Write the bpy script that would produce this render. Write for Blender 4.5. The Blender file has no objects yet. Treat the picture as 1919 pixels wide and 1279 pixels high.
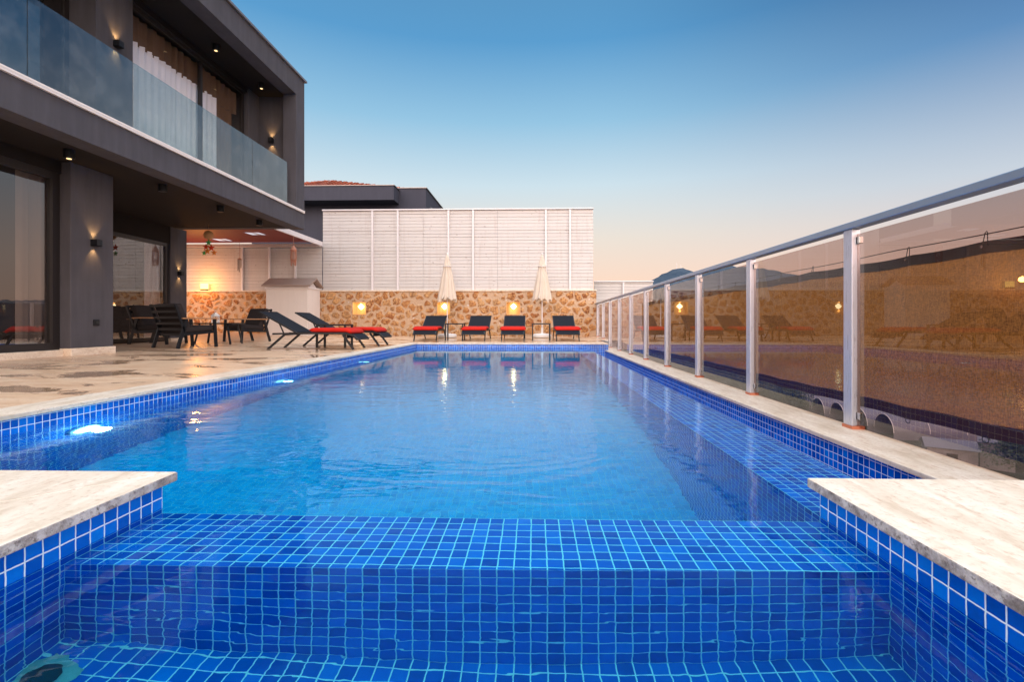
import bpy, bmesh, math, random
from mathutils import Vector, Matrix
R = math.radians
random.seed(7)
scene = bpy.context.scene
COL = scene.collection

# ------------------------------------------------------------------ camera
YAW = math.atan(0.0314)
CAMZ = 0.575
FPX, CX, HY = 913.0, 972.0, 605.0          # focal length, principal point and horizon in the photo's pixels
cam = bpy.data.cameras.new("camera")
camo = bpy.data.objects.new("camera", cam); COL.objects.link(camo)
camo.location = (0, 0, CAMZ)
camo.rotation_euler = (R(90), 0, YAW)
cam.sensor_width = 36; cam.lens = 36*FPX/1919
cam.shift_x = (959.5-CX)/1919
cam.shift_y = (HY-639.5)/1919
cam.clip_start = 0.02; cam.clip_end = 20000
scene.camera = camo

# ------------------------------------------------------------------ render / colour
scene.view_settings.view_transform = 'Standard'
scene.view_settings.look = 'None'
scene.view_settings.exposure = 0.0
scene.view_settings.gamma = 1.0
try:
    scene.cycles.use_denoising = True
    scene.cycles.max_bounces = 12
    scene.cycles.transparent_max_bounces = 16
    scene.cycles.transmission_bounces = 8
    scene.cycles.glossy_bounces = 6
    scene.cycles.volume_bounces = 2
    scene.cycles.diffuse_bounces = 4
    scene.cycles.sample_clamp_indirect = 6
except Exception: pass

def srgb(r, g, b):
    f = lambda c: (c/255/12.92) if c/255 <= 0.04045 else ((c/255+0.055)/1.055)**2.4
    return (f(r), f(g), f(b), 1)

# ------------------------------------------------------------------ node helper
class NT:
    def __init__(s, nt): s.nt = nt; s.n = nt.nodes; s.l = nt.links
    def new(s, t, **k):
        n = s.n.new(t)
        for a, b in k.items(): setattr(n, a, b)
        return n
    def put(s, sock, v):
        if v is None: return
        if hasattr(v, 'is_linked') or hasattr(v, 'links'): s.l.new(v, sock)
        else:
            try: sock.default_value = v
            except Exception: sock.default_value = (v[0], v[1], v[2])
    def math(s, op, a, b=None, c=None, clamp=False):
        n = s.new('ShaderNodeMath', operation=op); n.use_clamp = clamp
        s.put(n.inputs[0], a); s.put(n.inputs[1], b); s.put(n.inputs[2], c)
        return n.outputs[0]
    def vmath(s, op, a, b=None):
        n = s.new('ShaderNodeVectorMath', operation=op)
        s.put(n.inputs[0], a); s.put(n.inputs[1], b)
        return n.outputs[0]
    def mix(s, f, a, b, bt='MIX'):
        n = s.new('ShaderNodeMix', data_type='RGBA', blend_type=bt)
        s.put(n.inputs[0], f); s.put(n.inputs[6], a); s.put(n.inputs[7], b)
        return n.outputs[2]
    def ramp(s, f, stops, interp='LINEAR'):
        n = s.new('ShaderNodeValToRGB'); cr = n.color_ramp; cr.interpolation = interp
        while len(cr.elements) < len(stops): cr.elements.new(0.5)
        for e, (p, c) in zip(cr.elements, stops):
            e.position = p; e.color = c if hasattr(c, '__len__') else (c, c, c, 1)
        s.put(n.inputs[0], f); return n.outputs[0]
    def smooth(s, x, lo, hi, a=0.0, b=1.0):
        n = s.new('ShaderNodeMapRange', interpolation_type='SMOOTHSTEP')
        s.put(n.inputs[0], x)
        for i, v in enumerate((lo, hi, a, b)): n.inputs[1+i].default_value = v
        return n.outputs[0]
    def noise(s, vec, scale, detail=3, rough=0.5, dist=0):
        n = s.new('ShaderNodeTexNoise'); s.put(n.inputs['Vector'], vec)
        n.inputs['Scale'].default_value = scale; n.inputs['Detail'].default_value = detail
        n.inputs['Roughness'].default_value = rough; n.inputs['Distortion'].default_value = dist
        return n.outputs[0]
    def pos(s): return s.new('ShaderNodeNewGeometry').outputs['Position']
    def obj(s): return s.new('ShaderNodeTexCoord').outputs['Object']
    def scale(s, v, sc):
        n = s.new('ShaderNodeMapping'); s.put(n.inputs[0], v); n.inputs['Scale'].default_value = sc; return n.outputs[0]
    def sep(s, v):
        n = s.new('ShaderNodeSeparateXYZ'); s.put(n.inputs[0], v); return n.outputs
    def comb(s, x, y, z):
        n = s.new('ShaderNodeCombineXYZ')
        s.put(n.inputs[0], x); s.put(n.inputs[1], y); s.put(n.inputs[2], z); return n.outputs[0]
    def bump(s, h, strength=0.3, dist=0.01):
        n = s.new('ShaderNodeBump'); s.put(n.inputs['Height'], h)
        n.inputs['Strength'].default_value = strength; n.inputs['Distance'].default_value = dist
        return n.outputs[0]

# ------------------------------------------------------------------ world: dusk sky with an added bright zenith
w = bpy.data.worlds.new("World"); scene.world = w; w.use_nodes = True
t = NT(w.node_tree); t.n.clear()
d = t.new('ShaderNodeTexCoord').outputs['Generated']
dn = t.vmath('NORMALIZE', d)
sx, sy, sz = t.sep(dn)
el = t.math('MAXIMUM', sz, 0.0)
front = t.ramp(el, [(0.0, srgb(253, 210, 180)), (0.085, srgb(254, 222, 200)), (0.17, srgb(238, 228, 216)),
                    (0.27, srgb(207, 227, 237)), (0.38, srgb(150, 198, 228)), (0.50, srgb(92, 158, 208)), (0.66, (0.10, 0.26, 0.46, 1)), (0.78, (1.5, 1.8, 2.2, 1)), (1.0, (3.0, 3.4, 3.9, 1))])  # last stops: unseen zenith brightened beyond dusk to light the pool and deck
# a duskier, more violet sky towards the right (+x)
dusk = t.ramp(el, [(0.0, srgb(250, 204, 178)), (0.10, srgb(242, 216, 202)), (0.22, srgb(198, 209, 222)),
                   (0.40, srgb(90, 136, 186)), (0.52, srgb(60, 98, 148)), (0.60, srgb(50, 88, 138)), (0.78, (1.5, 1.8, 2.2, 1)), (1.0, (3.0, 3.4, 3.9, 1))])  # same added bright zenith, out of view
horiz = t.math('SQRT', t.math('ADD', t.math('MULTIPLY', sx, sx), t.math('MULTIPLY', sy, sy)))
az = t.math('DIVIDE', sx, t.math('MAXIMUM', horiz, 0.01))
fd = t.smooth(az, 0.08, 0.85)
sky = t.mix(fd, front, dusk)
# the afterglow of the sun that has set behind the photographer
glow = t.ramp(el, [(0.0, (4.2, 3.0, 2.4, 1)), (0.25, (4.2, 3.4, 3.0, 1)), (0.6, (2.4, 2.4, 2.6, 1)), (1.0, (0.7, 0.85, 1.1, 1))])
fb = t.smooth(t.math('MULTIPLY', sy, -1.0), 0.0, 0.6)
sky = t.mix(fb, sky, glow)
ground = t.smooth(sz, -0.02, 0.0)
sky = t.mix(ground, srgb(120, 110, 105), sky)
bg = t.new('ShaderNodeBackground'); t.put(bg.inputs[0], sky); bg.inputs[1].default_value = 1.0
out = t.new('ShaderNodeOutputWorld'); t.l.new(bg.outputs[0], out.inputs[0])

# soft light of the afterglow
sl = bpy.data.lights.new("sun", 'SUN'); sl.energy = 0.75; sl.angle = R(40); sl.color = (1.0, 0.80, 0.66)
so = bpy.data.objects.new("sun", sl); COL.objects.link(so)
so.rotation_euler = (R(66), 0, R(-8))

# ------------------------------------------------------------------ materials
MAT = {}
def mat(name, base=(0.5, 0.5, 0.5, 1), rough=0.5, metal=0.0, spec=0.5):
    m = bpy.data.materials.new(name); m.use_nodes = True; t = NT(m.node_tree)
    b = t.n['Principled BSDF']
    if not hasattr(base, 'links'): b.inputs['Base Color'].default_value = base if len(base) == 4 else (*base, 1)
    b.inputs['Roughness'].default_value = rough; b.inputs['Metallic'].default_value = metal
    b.inputs['Specular IOR Level'].default_value = spec
    MAT[name] = m
    return m, t, b

def tile_mat(name, ax, ph, size=0.05, grout=0.085, cols=None, gcol=((0.60, 0.76, 0.80, 1), (0.90, 0.95, 0.97, 1))):
    """square glass mosaic; ax = the two world axes of the face, ph = their phases"""
    m, t, b = mat(name, rough=0.16, spec=0.5)
    s = t.sep(t.pos())
    # glass tile against water has far less index contrast than against air
    t.put(b.inputs['Specular IOR Level'], t.smooth(s[2], -0.132, -0.128, 0.03, 0.5))
    masks = []; cells = []
    wob = t.noise(t.pos(), 26, 2, 0.5)
    for a, p in zip(ax, ph):
        c = t.math('DIVIDE', t.math('SUBTRACT', s[a], p), size)
        c2 = t.math('ADD', c, t.math('MULTIPLY', t.math('SUBTRACT', wob, 0.5), 0.09))
        fr = t.math('FRACT', t.math('ADD', c2, 1000.0))
        masks.append(t.math('ABSOLUTE', t.math('SUBTRACT', fr, 0.5)))
        cells.append(t.math('FLOOR', t.math('ADD', c, 1000.0)))
    e = t.math('MAXIMUM', masks[0], masks[1])
    g = t.smooth(e, 0.5-grout*0.62, 0.5-grout*0.38)
    wn = t.new('ShaderNodeTexWhiteNoise', noise_dimensions='2D')
    t.l.new(t.comb(cells[0], cells[1], 0.0), wn.inputs['Vector'])
    tc = t.ramp(wn.outputs['Value'], cols or [(0.0, (0.000, 0.070, 0.40, 1)), (0.3, (0.000, 0.105, 0.52, 1)), (0.75, (0.001, 0.145, 0.64, 1)), (1.0, (0.002, 0.21, 0.74, 1))])
    streak = t.noise(t.pos(), 60, 3, 0.6)
    tc = t.mix(t.math('MULTIPLY', t.smooth(streak, 0.35, 0.75), 0.35), tc, (0.001, 0.11, 0.62, 1))
    dirt = t.noise(t.pos(), 5, 4, 0.6)
    gc = t.mix(dirt, *gcol)
    t.put(b.inputs['Base Color'], t.mix(g, tc, gc))
    t.put(b.inputs['Roughness'], t.math('ADD', t.math('MULTIPLY', g, 0.6), 0.14))
    prof = t.smooth(e, 0.38, 0.5, 1.0, 0.0)
    t.put(b.inputs['Normal'], t.bump(t.math('ADD', prof, t.math('MULTIPLY', streak, 0.25)), 0.35, 0.002))
    return m
PX, PY, PZ = 1.04, 1.806, -0.09
tile_mat('tile_floor', (0, 1), (PX, PY))
tile_mat('tile_deep_glow', (0, 1), (PX, PY), cols=[(0.0, (0.000, 0.32, 0.68, 1)), (0.4, (0.002, 0.40, 0.80, 1)), (1.0, (0.01, 0.48, 0.88, 1))], gcol=((0.12, 0.46, 0.70, 1), (0.25, 0.60, 0.80, 1)))  # lighter cyan copy: glow of light scattered in deep water put into the colour
tile_mat('tile_cross', (0, 2), (PX, PZ))
tile_mat('tile_along', (1, 2), (PY, PZ))

def stone_slab(name, c1, c2, c3, along=0, wet=False, rough=0.45):
    m, t, b = mat(name, rough=rough, spec=0.4)
    p = t.pos()
    sc = (1.2, 5, 5) if along == 0 else (5, 1.2, 5)
    v = t.noise(t.scale(p, sc), 2.2, 8, 0.62, 0.6)
    v2 = t.noise(p, 38, 6, 0.7)
    col = t.ramp(v, [(0.30, c1), (0.5, c2), (0.72, c3)])
    col = t.mix(t.smooth(v2, 0.48, 0.72), col, c1)
    v3 = t.noise(t.scale(p, sc), 9, 5, 0.7)
    col = t.mix(t.math('MULTIPLY', t.smooth(v3, 0.57, 0.66), 0.55), col, srgb(188, 140, 108))
    h = t.math('ADD', t.math('MULTIPLY', v2, 0.5), v3)
    if wet:
        x, y, z = t.sep(p)
        # big slab joints
        jx = t.math('ABSOLUTE', t.math('SUBTRACT', t.math('FRACT', t.math('DIVIDE', t.math('ADD', x, 100.3), 1.2)), 0.5))
        jy = t.math('ABSOLUTE', t.math('SUBTRACT', t.math('FRACT', t.math('DIVIDE', t.math('ADD', y, 100.0), 0.6)), 0.5))
        ly = t.math('FLOOR', t.math('DIVIDE', t.math('ADD', y, 100.0), 0.6))
        lx = t.math('FLOOR', t.math('DIVIDE', t.math('ADD', x, 100.3), 1.2))
        wn = t.new('ShaderNodeTexWhiteNoise', noise_dimensions='2D'); t.l.new(t.comb(lx, ly, 0.0), wn.inputs['Vector'])
        col = t.mix(t.math('MULTIPLY', wn.outputs['Value'], 0.30), col, c1)
        j = t.math('MAXIMUM', t.smooth(jx, 0.4975, 0.4992), t.smooth(jy, 0.494, 0.498))
        col = t.mix(t.math('MULTIPLY', j, 0.75), col, srgb(120, 92, 74))
        wv = t.noise(t.scale(p, (0.8, 1.4, 1)), 1.15, 5, 0.6, 0.5)
        zone = t.smooth(x, -9.0, -4.2)
        wm = t.math('MULTIPLY', t.smooth(wv, 0.53, 0.56), zone)
        damp = t.smooth(wv, 0.44, 0.60)
        col = t.mix(t.math('MULTIPLY', damp, 0.35), col, srgb(176, 128, 96))
        edgew = t.math('MULTIPLY', t.noise(p, 9, 5, 0.7), 0.9)
        col = t.mix(t.math('MULTIPLY', wm, edgew), col, srgb(104, 78, 58))
        r = t.math('SUBTRACT', 0.27, t.math('MULTIPLY', wm, 0.27))
        r = t.math('ADD', r, t.math('MULTIPLY', v2, 0.1))
        t.put(b.inputs['Roughness'], r)
        t.put(b.inputs['Normal'], t.bump(t.math('MULTIPLY', h, t.math('SUBTRACT', 1.0, wm)), 0.15, 0.004))
    else:
        t.put(b.inputs['Normal'], t.bump(h, 0.3, 0.004))
    t.put(b.inputs['Base Color'], col)
    return m
stone_slab('deck_stone', srgb(206, 162, 126), srgb(232, 196, 160), srgb(243, 218, 190), 0, True)
stone_slab('coping_stone', srgb(200, 178, 152), srgb(226, 208, 186), srgb(240, 226, 208), 1, False, 0.4)
def coping_edge():
    m, t, b = mat('coping_edge', rough=0.7)
    p = t.pos(); v = t.noise(p, 14, 6, 0.7); v2 = t.noise(p, 60, 4, 0.7)
    c = t.ramp(v, [(0.35, srgb(120, 108, 98)), (0.48, srgb(168, 156, 146)), (0.62, srgb(206, 196, 184))])
    c = t.mix(t.smooth(v2, 0.5, 0.7), c, srgb(116, 104, 94))
    t.put(b.inputs['Base Color'], c); t.put(b.inputs['Normal'], t.bump(v2, 0.6, 0.006))
coping_edge()

def plaster(name, c, var=0.12, rough=0.85, bump=0.25, spec=0.3):
    m, t, b = mat(name, rough=rough, spec=spec)
    p = t.pos(); v = t.math('ADD', t.math('MULTIPLY', t.noise(p, 1.3, 5, 0.6), 0.5), t.math('MULTIPLY', t.noise(t.scale(p, (7, 7, 0.7)), 1.2, 5, 0.65), 0.5))
    v = t.smooth(v, 0.3, 0.7); f = t.noise(p, 160, 2, 0.6)
    dk = tuple(x*(1-var) for x in c[:3])+(1,); lt = tuple(min(1, x*(1+var)) for x in c[:3])+(1,)
    t.put(b.inputs['Base Color'], t.mix(v, dk, lt)); t.put(b.inputs['Normal'], t.bump(f, bump, 0.003))
    return m
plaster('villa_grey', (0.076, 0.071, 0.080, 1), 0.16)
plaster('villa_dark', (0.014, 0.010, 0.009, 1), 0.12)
plaster('neighbour_grey', (0.050, 0.052, 0.072, 1), 0.10)
plaster('white_render', (0.70, 0.65, 0.61, 1), 0.04)
plaster('niche_glow_plaster', (0.70, 0.44, 0.20, 1), 0.3)  # orange glow of the niche lamps put into the plaster colour
plaster('concrete_grey', (0.26, 0.25, 0.26, 1), 0.2)
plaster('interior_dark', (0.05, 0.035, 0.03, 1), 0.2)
mat('light_trim', (0.82, 0.74, 0.68, 1), 0.4)
mat('frame_dark', (0.018, 0.014, 0.014, 1), 0.4)
mat('black_metal', (0.008, 0.009, 0.012, 1), 0.42, 0.0, 0.35)
mat('rubber', (0.02, 0.02, 0.02, 1), 0.8)
mat('white_plastic', (0.82, 0.78, 0.74, 1), 0.45)
mat('white_metal', (0.72, 0.68, 0.68, 1), 0.42)
mat('roof_edge', (0.30, 0.26, 0.25, 1), 0.35, 0.6)

def alu():
    m, t, b = mat('aluminium', (0.60, 0.62, 0.68, 1), 0.30, 0.55)
    v = t.noise(t.scale(t.pos(), (60, 60, 2)), 3, 3, 0.6)
    t.put(b.inputs['Roughness'], t.smooth(v, 0.2, 0.8, 0.24, 0.42))
alu()
def rail_mat():
    m, t, b = mat('rail_grey', (0.30, 0.37, 0.46, 1), 0.30, 0.5)
rail_mat()
mat('steel', (0.5, 0.5, 0.5, 1), 0.25, 1.0)
mat('copper_mastic', (0.50, 0.16, 0.08, 1), 0.6)

def fence_white():
    m, t, b = mat('fence_white', rough=0.55)
    p = t.pos()
    v = t.noise(t.scale(p, (1, 1, 9)), 2.0, 5, 0.65); k = t.noise(t.scale(p, (3, 3, 10)), 2.6, 2, 0.5)
    x, y, z = t.sep(p)
    row = t.math('FLOOR', t.math('DIVIDE', z, 0.125))
    wn = t.new('ShaderNodeTexWhiteNoise', noise_dimensions='1D'); t.put(wn.inputs['W'], row)
    c = t.mix(v, (0.53, 0.50, 0.475, 1), (0.665, 0.635, 0.61, 1))
    c = t.mix(t.math('MULTIPLY', wn.outputs['Value'], 0.25), c, (0.47, 0.42, 0.395, 1))
    c = t.mix(t.smooth(k, 0.70, 0.73), c, (0.25, 0.18, 0.15, 1))
    drip = t.noise(t.scale(p, (6, 6, 0.5)), 1.5, 4, 0.6)
    c = t.mix(t.math('MULTIPLY', t.smooth(drip, 0.5, 0.75), 0.35), c, (0.46, 0.38, 0.34, 1))
    t.put(b.inputs['Base Color'], c); t.put(b.inputs['Normal'], t.bump(v, 0.3, 0.006))
fence_white()

def rubble():
    m, t, b = mat('rubble_stone', rough=0.85, spec=0.25)
    p = t.pos()
    at = t.new('ShaderNodeAttribute'); at.attribute_name = 'stone'
    st, rid, rid2 = t.sep(at.outputs['Vector'])
    fine = t.noise(p, 26, 6, 0.7); mid = t.noise(p, 9, 5, 0.7)
    sc = t.ramp(rid, [(0.0, srgb(150, 92, 54)), (0.25, srgb(190, 138, 88)), (0.5, srgb(170, 114, 66)), (0.75, srgb(206, 164, 116)), (1.0, srgb(146, 112, 80))])
    sc = t.mix(t.smooth(mid, 0.45, 0.62), sc, srgb(212, 164, 110))
    dk = t.smooth(t.noise(p, 15, 6, 0.75), 0.47, 0.60)
    sc = t.mix(t.math('MULTIPLY', dk, t.math('ADD', 0.35, t.math('MULTIPLY', rid2, 0.65))), sc, srgb(116, 62, 36))
    sc = t.mix(t.math('MULTIPLY', t.smooth(fine, 0.55, 0.66), 0.7), sc, srgb(80, 50, 36))
    mc = t.mix(fine, srgb(168, 134, 104), srgb(220, 192, 162))
    k = t.smooth(t.math('ADD', st, t.math('MULTIPLY', t.math('SUBTRACT', mid, 0.5), 1.3)), 0.36, 0.60)
    t.put(b.inputs['Base Color'], t.mix(k, mc, sc))
    t.put(b.inputs['Normal'], t.bump(t.math('ADD', fine, mid), 0.8, 0.03))
rubble()

def arch_glass(name, tint, ior=1.5, rough=0.0, extra=0.0, dirt=0.0):
    m = bpy.data.materials.new(name); m.use_nodes = True; t = NT(m.node_tree); t.n.clear()
    tr = t.new('ShaderNodeBsdfTransparent'); tr.inputs[0].default_value = (*tint, 1)
    gl = t.new('ShaderNodeBsdfGlossy'); gl.inputs['Roughness'].default_value = rough; gl.inputs[0].default_value = (1, 1, 1, 1)
    fr = t.new('ShaderNodeFresnel'); fr.inputs[0].default_value = ior
    f = t.math('ADD', fr.outputs[0], extra, clamp=True)
    bf = t.new('ShaderNodeNewGeometry').outputs['Backfacing']       # only the outer skin mirrors
    f = t.math('MULTIPLY', f, t.math('SUBTRACT', 1.0, bf))
    mx = t.new('ShaderNodeMixShader'); t.l.new(f, mx.inputs[0]); t.l.new(tr.outputs[0], mx.inputs[1]); t.l.new(gl.outputs[0], mx.inputs[2])
    o = t.new('ShaderNodeOutputMaterial')
    if dirt:
        df = t.new('ShaderNodeBsdfDiffuse'); df.inputs[0].default_value = (0.6, 0.6, 0.6, 1)
        v = t.noise(t.pos(), 3, 6, 0.7)
        m2 = t.new('ShaderNodeMixShader'); t.l.new(t.smooth(v, 0.4, 0.8, 0.0, dirt), m2.inputs[0])
        t.l.new(mx.outputs[0], m2.inputs[1]); t.l.new(df.outputs[0], m2.inputs[2]); t.l.new(m2.outputs[0], o.inputs[0])
    else: t.l.new(mx.outputs[0], o.inputs[0])
    MAT[name] = m
arch_glass('bronze_glass', (0.73, 0.645, 0.62), 1.6, 0.0, 0.0, 0.02)
arch_glass('balcony_glass', (0.74, 0.82, 0.80), 2.0, 0.0, 0.05, 0.08)
arch_glass('window_glass', (0.72, 0.68, 0.66), 1.8, 0.0, 0.06)

arch_glass('clear_glass', (0.94, 0.94, 0.94), 1.45, 0.0, 0.02)
def water():
    m = bpy.data.materials.new('water'); m.use_nodes = True; t = NT(m.node_tree); t.n.clear()
    g = t.new('ShaderNodeBsdfRefraction'); g.inputs['IOR'].default_value = 1.333; g.inputs['Roughness'].default_value = 0.0
    g.inputs[0].default_value = (0.45, 1.0, 1.0, 1)
    p = t.pos(); x, y, z = t.sep(p)
    n1 = t.noise(t.scale(p, (0.8, 1.3, 1)), 1.6, 2, 0.45, 0.6)
    n2 = t.noise(t.scale(p, (0.8, 1.6, 1)), 6.5, 2, 0.5, 0.8)
    n3 = t.noise(t.scale(p, (1, 1.3, 1)), 20, 2, 0.5)
    # rings spreading from a disturbance
    rx = t.math('SUBTRACT', x, -0.35); ry = t.math('SUBTRACT', y, 3.2)
    rd = t.math('SQRT', t.math('ADD', t.math('MULTIPLY', rx, rx), t.math('MULTIPLY', ry, ry)))
    ring = t.math('MULTIPLY', t.math('SINE', t.math('MULTIPLY', t.math('ADD', rd, t.math('MULTIPLY', n1, 0.55)), 42)), t.math('MULTIPLY', t.smooth(rd, 0.05, 0.5), t.smooth(rd, 0.7, 2.2, 1.0, 0.0)))
    calm = t.smooth(y, 1.2, 2.6, 0.95, 1.0)
    far = t.smooth(y, 3.6, 9.5, 1.0, 0.20)
    h = t.math('ADD', t.math('MULTIPLY', n1, 0.0068), t.math('MULTIPLY', n2, t.smooth(y, 2.0, 3.2, 0.0013, 0.0027)))
    h = t.math('ADD', h, t.math('MULTIPLY', n3, 0.00012))
    h = t.math('ADD', h, t.math('MULTIPLY', ring, 0.00038))
    h = t.math('MULTIPLY', h, t.math('MULTIPLY', calm, far))
    bp = t.new('ShaderNodeBump'); t.put(bp.inputs['Height'], h); bp.inputs['Strength'].default_value = 1.0; bp.inputs['Distance'].default_value = 1.0
    t.l.new(bp.outputs[0], g.inputs['Normal'])
    gr = t.new('ShaderNodeBsdfGlossy'); gr.inputs['Roughness'].default_value = 0.0; gr.inputs[0].default_value = (0.70, 0.90, 1.0, 1); t.l.new(bp.outputs[0], gr.inputs['Normal'])
    fr = t.new('ShaderNodeFresnel'); fr.inputs[0].default_value = 1.333; t.l.new(bp.outputs[0], fr.inputs['Normal'])
    mxw = t.new('ShaderNodeMixShader'); t.l.new(fr.outputs[0], mxw.inputs[0]); t.l.new(g.outputs[0], mxw.inputs[1]); t.l.new(gr.outputs[0], mxw.inputs[2])
    o = t.new('ShaderNodeOutputMaterial'); t.l.new(mxw.outputs[0], o.inputs[0]); MAT['water'] = m
    vs_ = t.new('ShaderNodeVolumeScatter'); vs_.inputs['Color'].default_value = (0.0, 0.62, 1.0, 1); vs_.inputs['Density'].default_value = 0.11; vs_.inputs['Anisotropy'].default_value = 0.2
    va = t.new('ShaderNodeVolumeAbsorption'); va.inputs['Color'].default_value = (0.0, 0.97, 1.0, 1); va.inputs['Density'].default_value = 0.26
    ad = t.new('ShaderNodeAddShader'); t.l.new(vs_.outputs[0], ad.inputs[0]); t.l.new(va.outputs[0], ad.inputs[1]); t.l.new(ad.outputs[0], o.inputs['Volume'])
water()

def emis(name, c, s):
    m = bpy.data.materials.new(name); m.use_nodes = True; t = NT(m.node_tree); t.n.clear()
    e = t.new('ShaderNodeEmission'); e.inputs[0].default_value = (*c, 1); e.inputs[1].default_value = s
    o = t.new('ShaderNodeOutputMaterial'); t.l.new(e.outputs[0], o.inputs[0]); MAT[name] = m
emis('lamp_warm', (1.0, 0.62, 0.22), 9)
emis('spot_lens', (1.0, 0.66, 0.30), 2.2)
emis('lamp_niche', (1.0, 0.78, 0.42), 9)
emis('lamp_shade_lit', (1.0, 0.60, 0.16), 4.5)
emis('pool_lamp_lens', (0.75, 0.95, 1.0), 12)
emis('pool_lamp_dim', (0.65, 0.90, 1.0), 2.6)

def cloth(name, c, scale=40, var=0.15, rough=0.9, trans=0.0):
    m, t, b = mat(name, rough=rough, spec=0.2)
    v = t.noise(t.obj(), 3, 4, 0.6); f = t.noise(t.obj(), scale*3, 2, 0.5)
    dk = tuple(x*(1-var) for x in c)+(1,); lt = tuple(min(1, x*(1+var)) for x in c)+(1,)
    t.put(b.inputs['Base Color'], t.mix(v, dk, lt)); t.put(b.inputs['Normal'], t.bump(f, 0.4, 0.003))
    if trans:
        tl = t.new('ShaderNodeBsdfTranslucent'); tl.inputs[0].default_value = (*c, 1)
        mx = t.new('ShaderNodeMixShader'); mx.inputs[0].default_value = trans
        o = t.n['Material Output']; t.l.new(b.outputs[0], mx.inputs[1]); t.l.new(tl.outputs[0], mx.inputs[2]); t.l.new(mx.outputs[0], o.inputs[0])
    return m
cloth('red_cushion', (0.52, 0.018, 0.010), 40, 0.25)
cloth('sling_black', (0.011, 0.013, 0.019), 60)
cloth('cushion_charcoal', (0.030, 0.024, 0.024), 60)
cloth('parasol_cloth', (0.80, 0.70, 0.58), 30, 0.06, 0.9, 0.25)
cloth('curtain_sheer', (0.86, 0.84, 0.90), 30, 0.04, 0.9, 0.0)
cloth('curtain_grey', (0.34, 0.31, 0.29), 30, 0.1)
cloth('curtain_brown', (0.17, 0.10, 0.065), 30, 0.1)
cloth('macrame', (0.45, 0.20, 0.13), 30)
cloth('rattan', (0.55, 0.30, 0.14), 30)
cloth('star_red', (0.7, 0.06, 0.03), 30); cloth('star_green', (0.08, 0.45, 0.12), 30); cloth('star_orange', (0.75, 0.25, 0.05), 30)

def tarp():
    m = bpy.data.materials.new('shade_net'); m.use_nodes = True; t = NT(m.node_tree); t.n.clear()
    p = t.pos()
    v = t.noise(t.scale(p, (1, 14, 60)), 3, 4, 0.7); v2 = t.noise(p, 1.2, 3, 0.5); v3 = t.noise(t.scale(p, (1, 90, 8)), 3, 3, 0.7)
    k = t.math('MULTIPLY', t.math('ADD', v, v3), 0.5)
    c = t.mix(t.smooth(k, 0.38, 0.62), (0.30, 0.145, 0.03, 1), (0.76, 0.41, 0.10, 1))
    c = t.mix(t.math('MULTIPLY', v2, 0.35), c, (0.36, 0.19, 0.09, 1))
    df = t.new('ShaderNodeBsdfDiffuse'); t.put(df.inputs[0], c)
    tl = t.new('ShaderNodeBsdfTranslucent'); t.put(tl.inputs[0], c)
    mx = t.new('ShaderNodeMixShader'); mx.inputs[0].default_value = 0.6; t.l.new(df.outputs[0], mx.inputs[1]); t.l.new(tl.outputs[0], mx.inputs[2])
    tr = t.new('ShaderNodeBsdfTransparent'); tr.inputs[0].default_value = (0.8, 0.6, 0.45, 1)
    m2 = t.new('ShaderNodeMixShader'); t.l.new(t.smooth(k, 0.42, 0.62, 0.16, 0.02), m2.inputs[0]); t.l.new(mx.outputs[0], m2.inputs[1]); t.l.new(tr.outputs[0], m2.inputs[2])
    o = t.new('ShaderNodeOutputMaterial'); t.l.new(m2.outputs[0], o.inputs[0]); MAT['shade_net'] = m
tarp()
mat('hem_brown', (0.085, 0.045, 0.022, 1), 0.85)
mat('hem_dark', (0.035, 0.028, 0.030, 1), 0.8)

def wood(name, c1, c2, sc=(1, 12, 12)):
    m, t, b = mat(name, rough=0.5)
    v = t.noise(t.scale(t.obj(), sc), 4, 5, 0.65)
    t.put(b.inputs['Base Color'], t.mix(v, c1, c2)); t.put(b.inputs['Normal'], t.bump(v, 0.2, 0.003))
wood('arm_wood', (0.24, 0.11, 0.05, 1), (0.46, 0.24, 0.11, 1))
wood('pergola_wood', (0.12, 0.008, 0.006, 1), (0.24, 0.018, 0.012, 1))
wood('hut_roof', (0.24, 0.17, 0.14, 1), (0.40, 0.31, 0.26, 1))

def rooftile():
    m, t, b = mat('roof_tile', rough=0.8)
    v = t.noise(t.pos(), 3, 4, 0.7)
    t.put(b.inputs['Base Color'], t.ramp(v, [(0.3, (0.20, 0.045, 0.025, 1)), (0.55, (0.42, 0.11, 0.055, 1)), (0.8, (0.55, 0.20, 0.11, 1))]))
rooftile()
def poly():
    m, t, b = mat('tunnel_film', rough=0.45)
    v = t.noise(t.pos(), 0.6, 5, 0.65)
    t.put(b.inputs['Base Color'], t.mix(v, (0.10, 0.095, 0.115, 1), (0.20, 0.19, 0.225, 1)))
poly()
def hillm():
    m, t, b = mat('hill_scrub', rough=1.0, spec=0.0)
    v = t.noise(t.pos(), 0.012, 8, 0.7); v2 = t.noise(t.pos(), 0.08, 5, 0.7)
    c = t.ramp(v, [(0.35, (0.045, 0.065, 0.090, 1)), (0.6, (0.075, 0.098, 0.125, 1)), (0.8, (0.13, 0.14, 0.15, 1))])
    c = t.mix(t.smooth(v2, 0.4, 0.7), c, (0.035, 0.055, 0.08, 1))
    t.put(b.inputs['Base Color'], c)
hillm()
def valleym():
    m, t, b = mat('valley_soil', rough=1.0, spec=0.0)
    v = t.noise(t.pos(), 0.15, 8, 0.7)
    t.put(b.inputs['Base Color'], t.ramp(v, [(0.35, (0.025, 0.032, 0.022, 1)), (0.55, (0.06, 0.06, 0.045, 1)), (0.75, (0.13, 0.11, 0.09, 1))]))
valleym()
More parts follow.
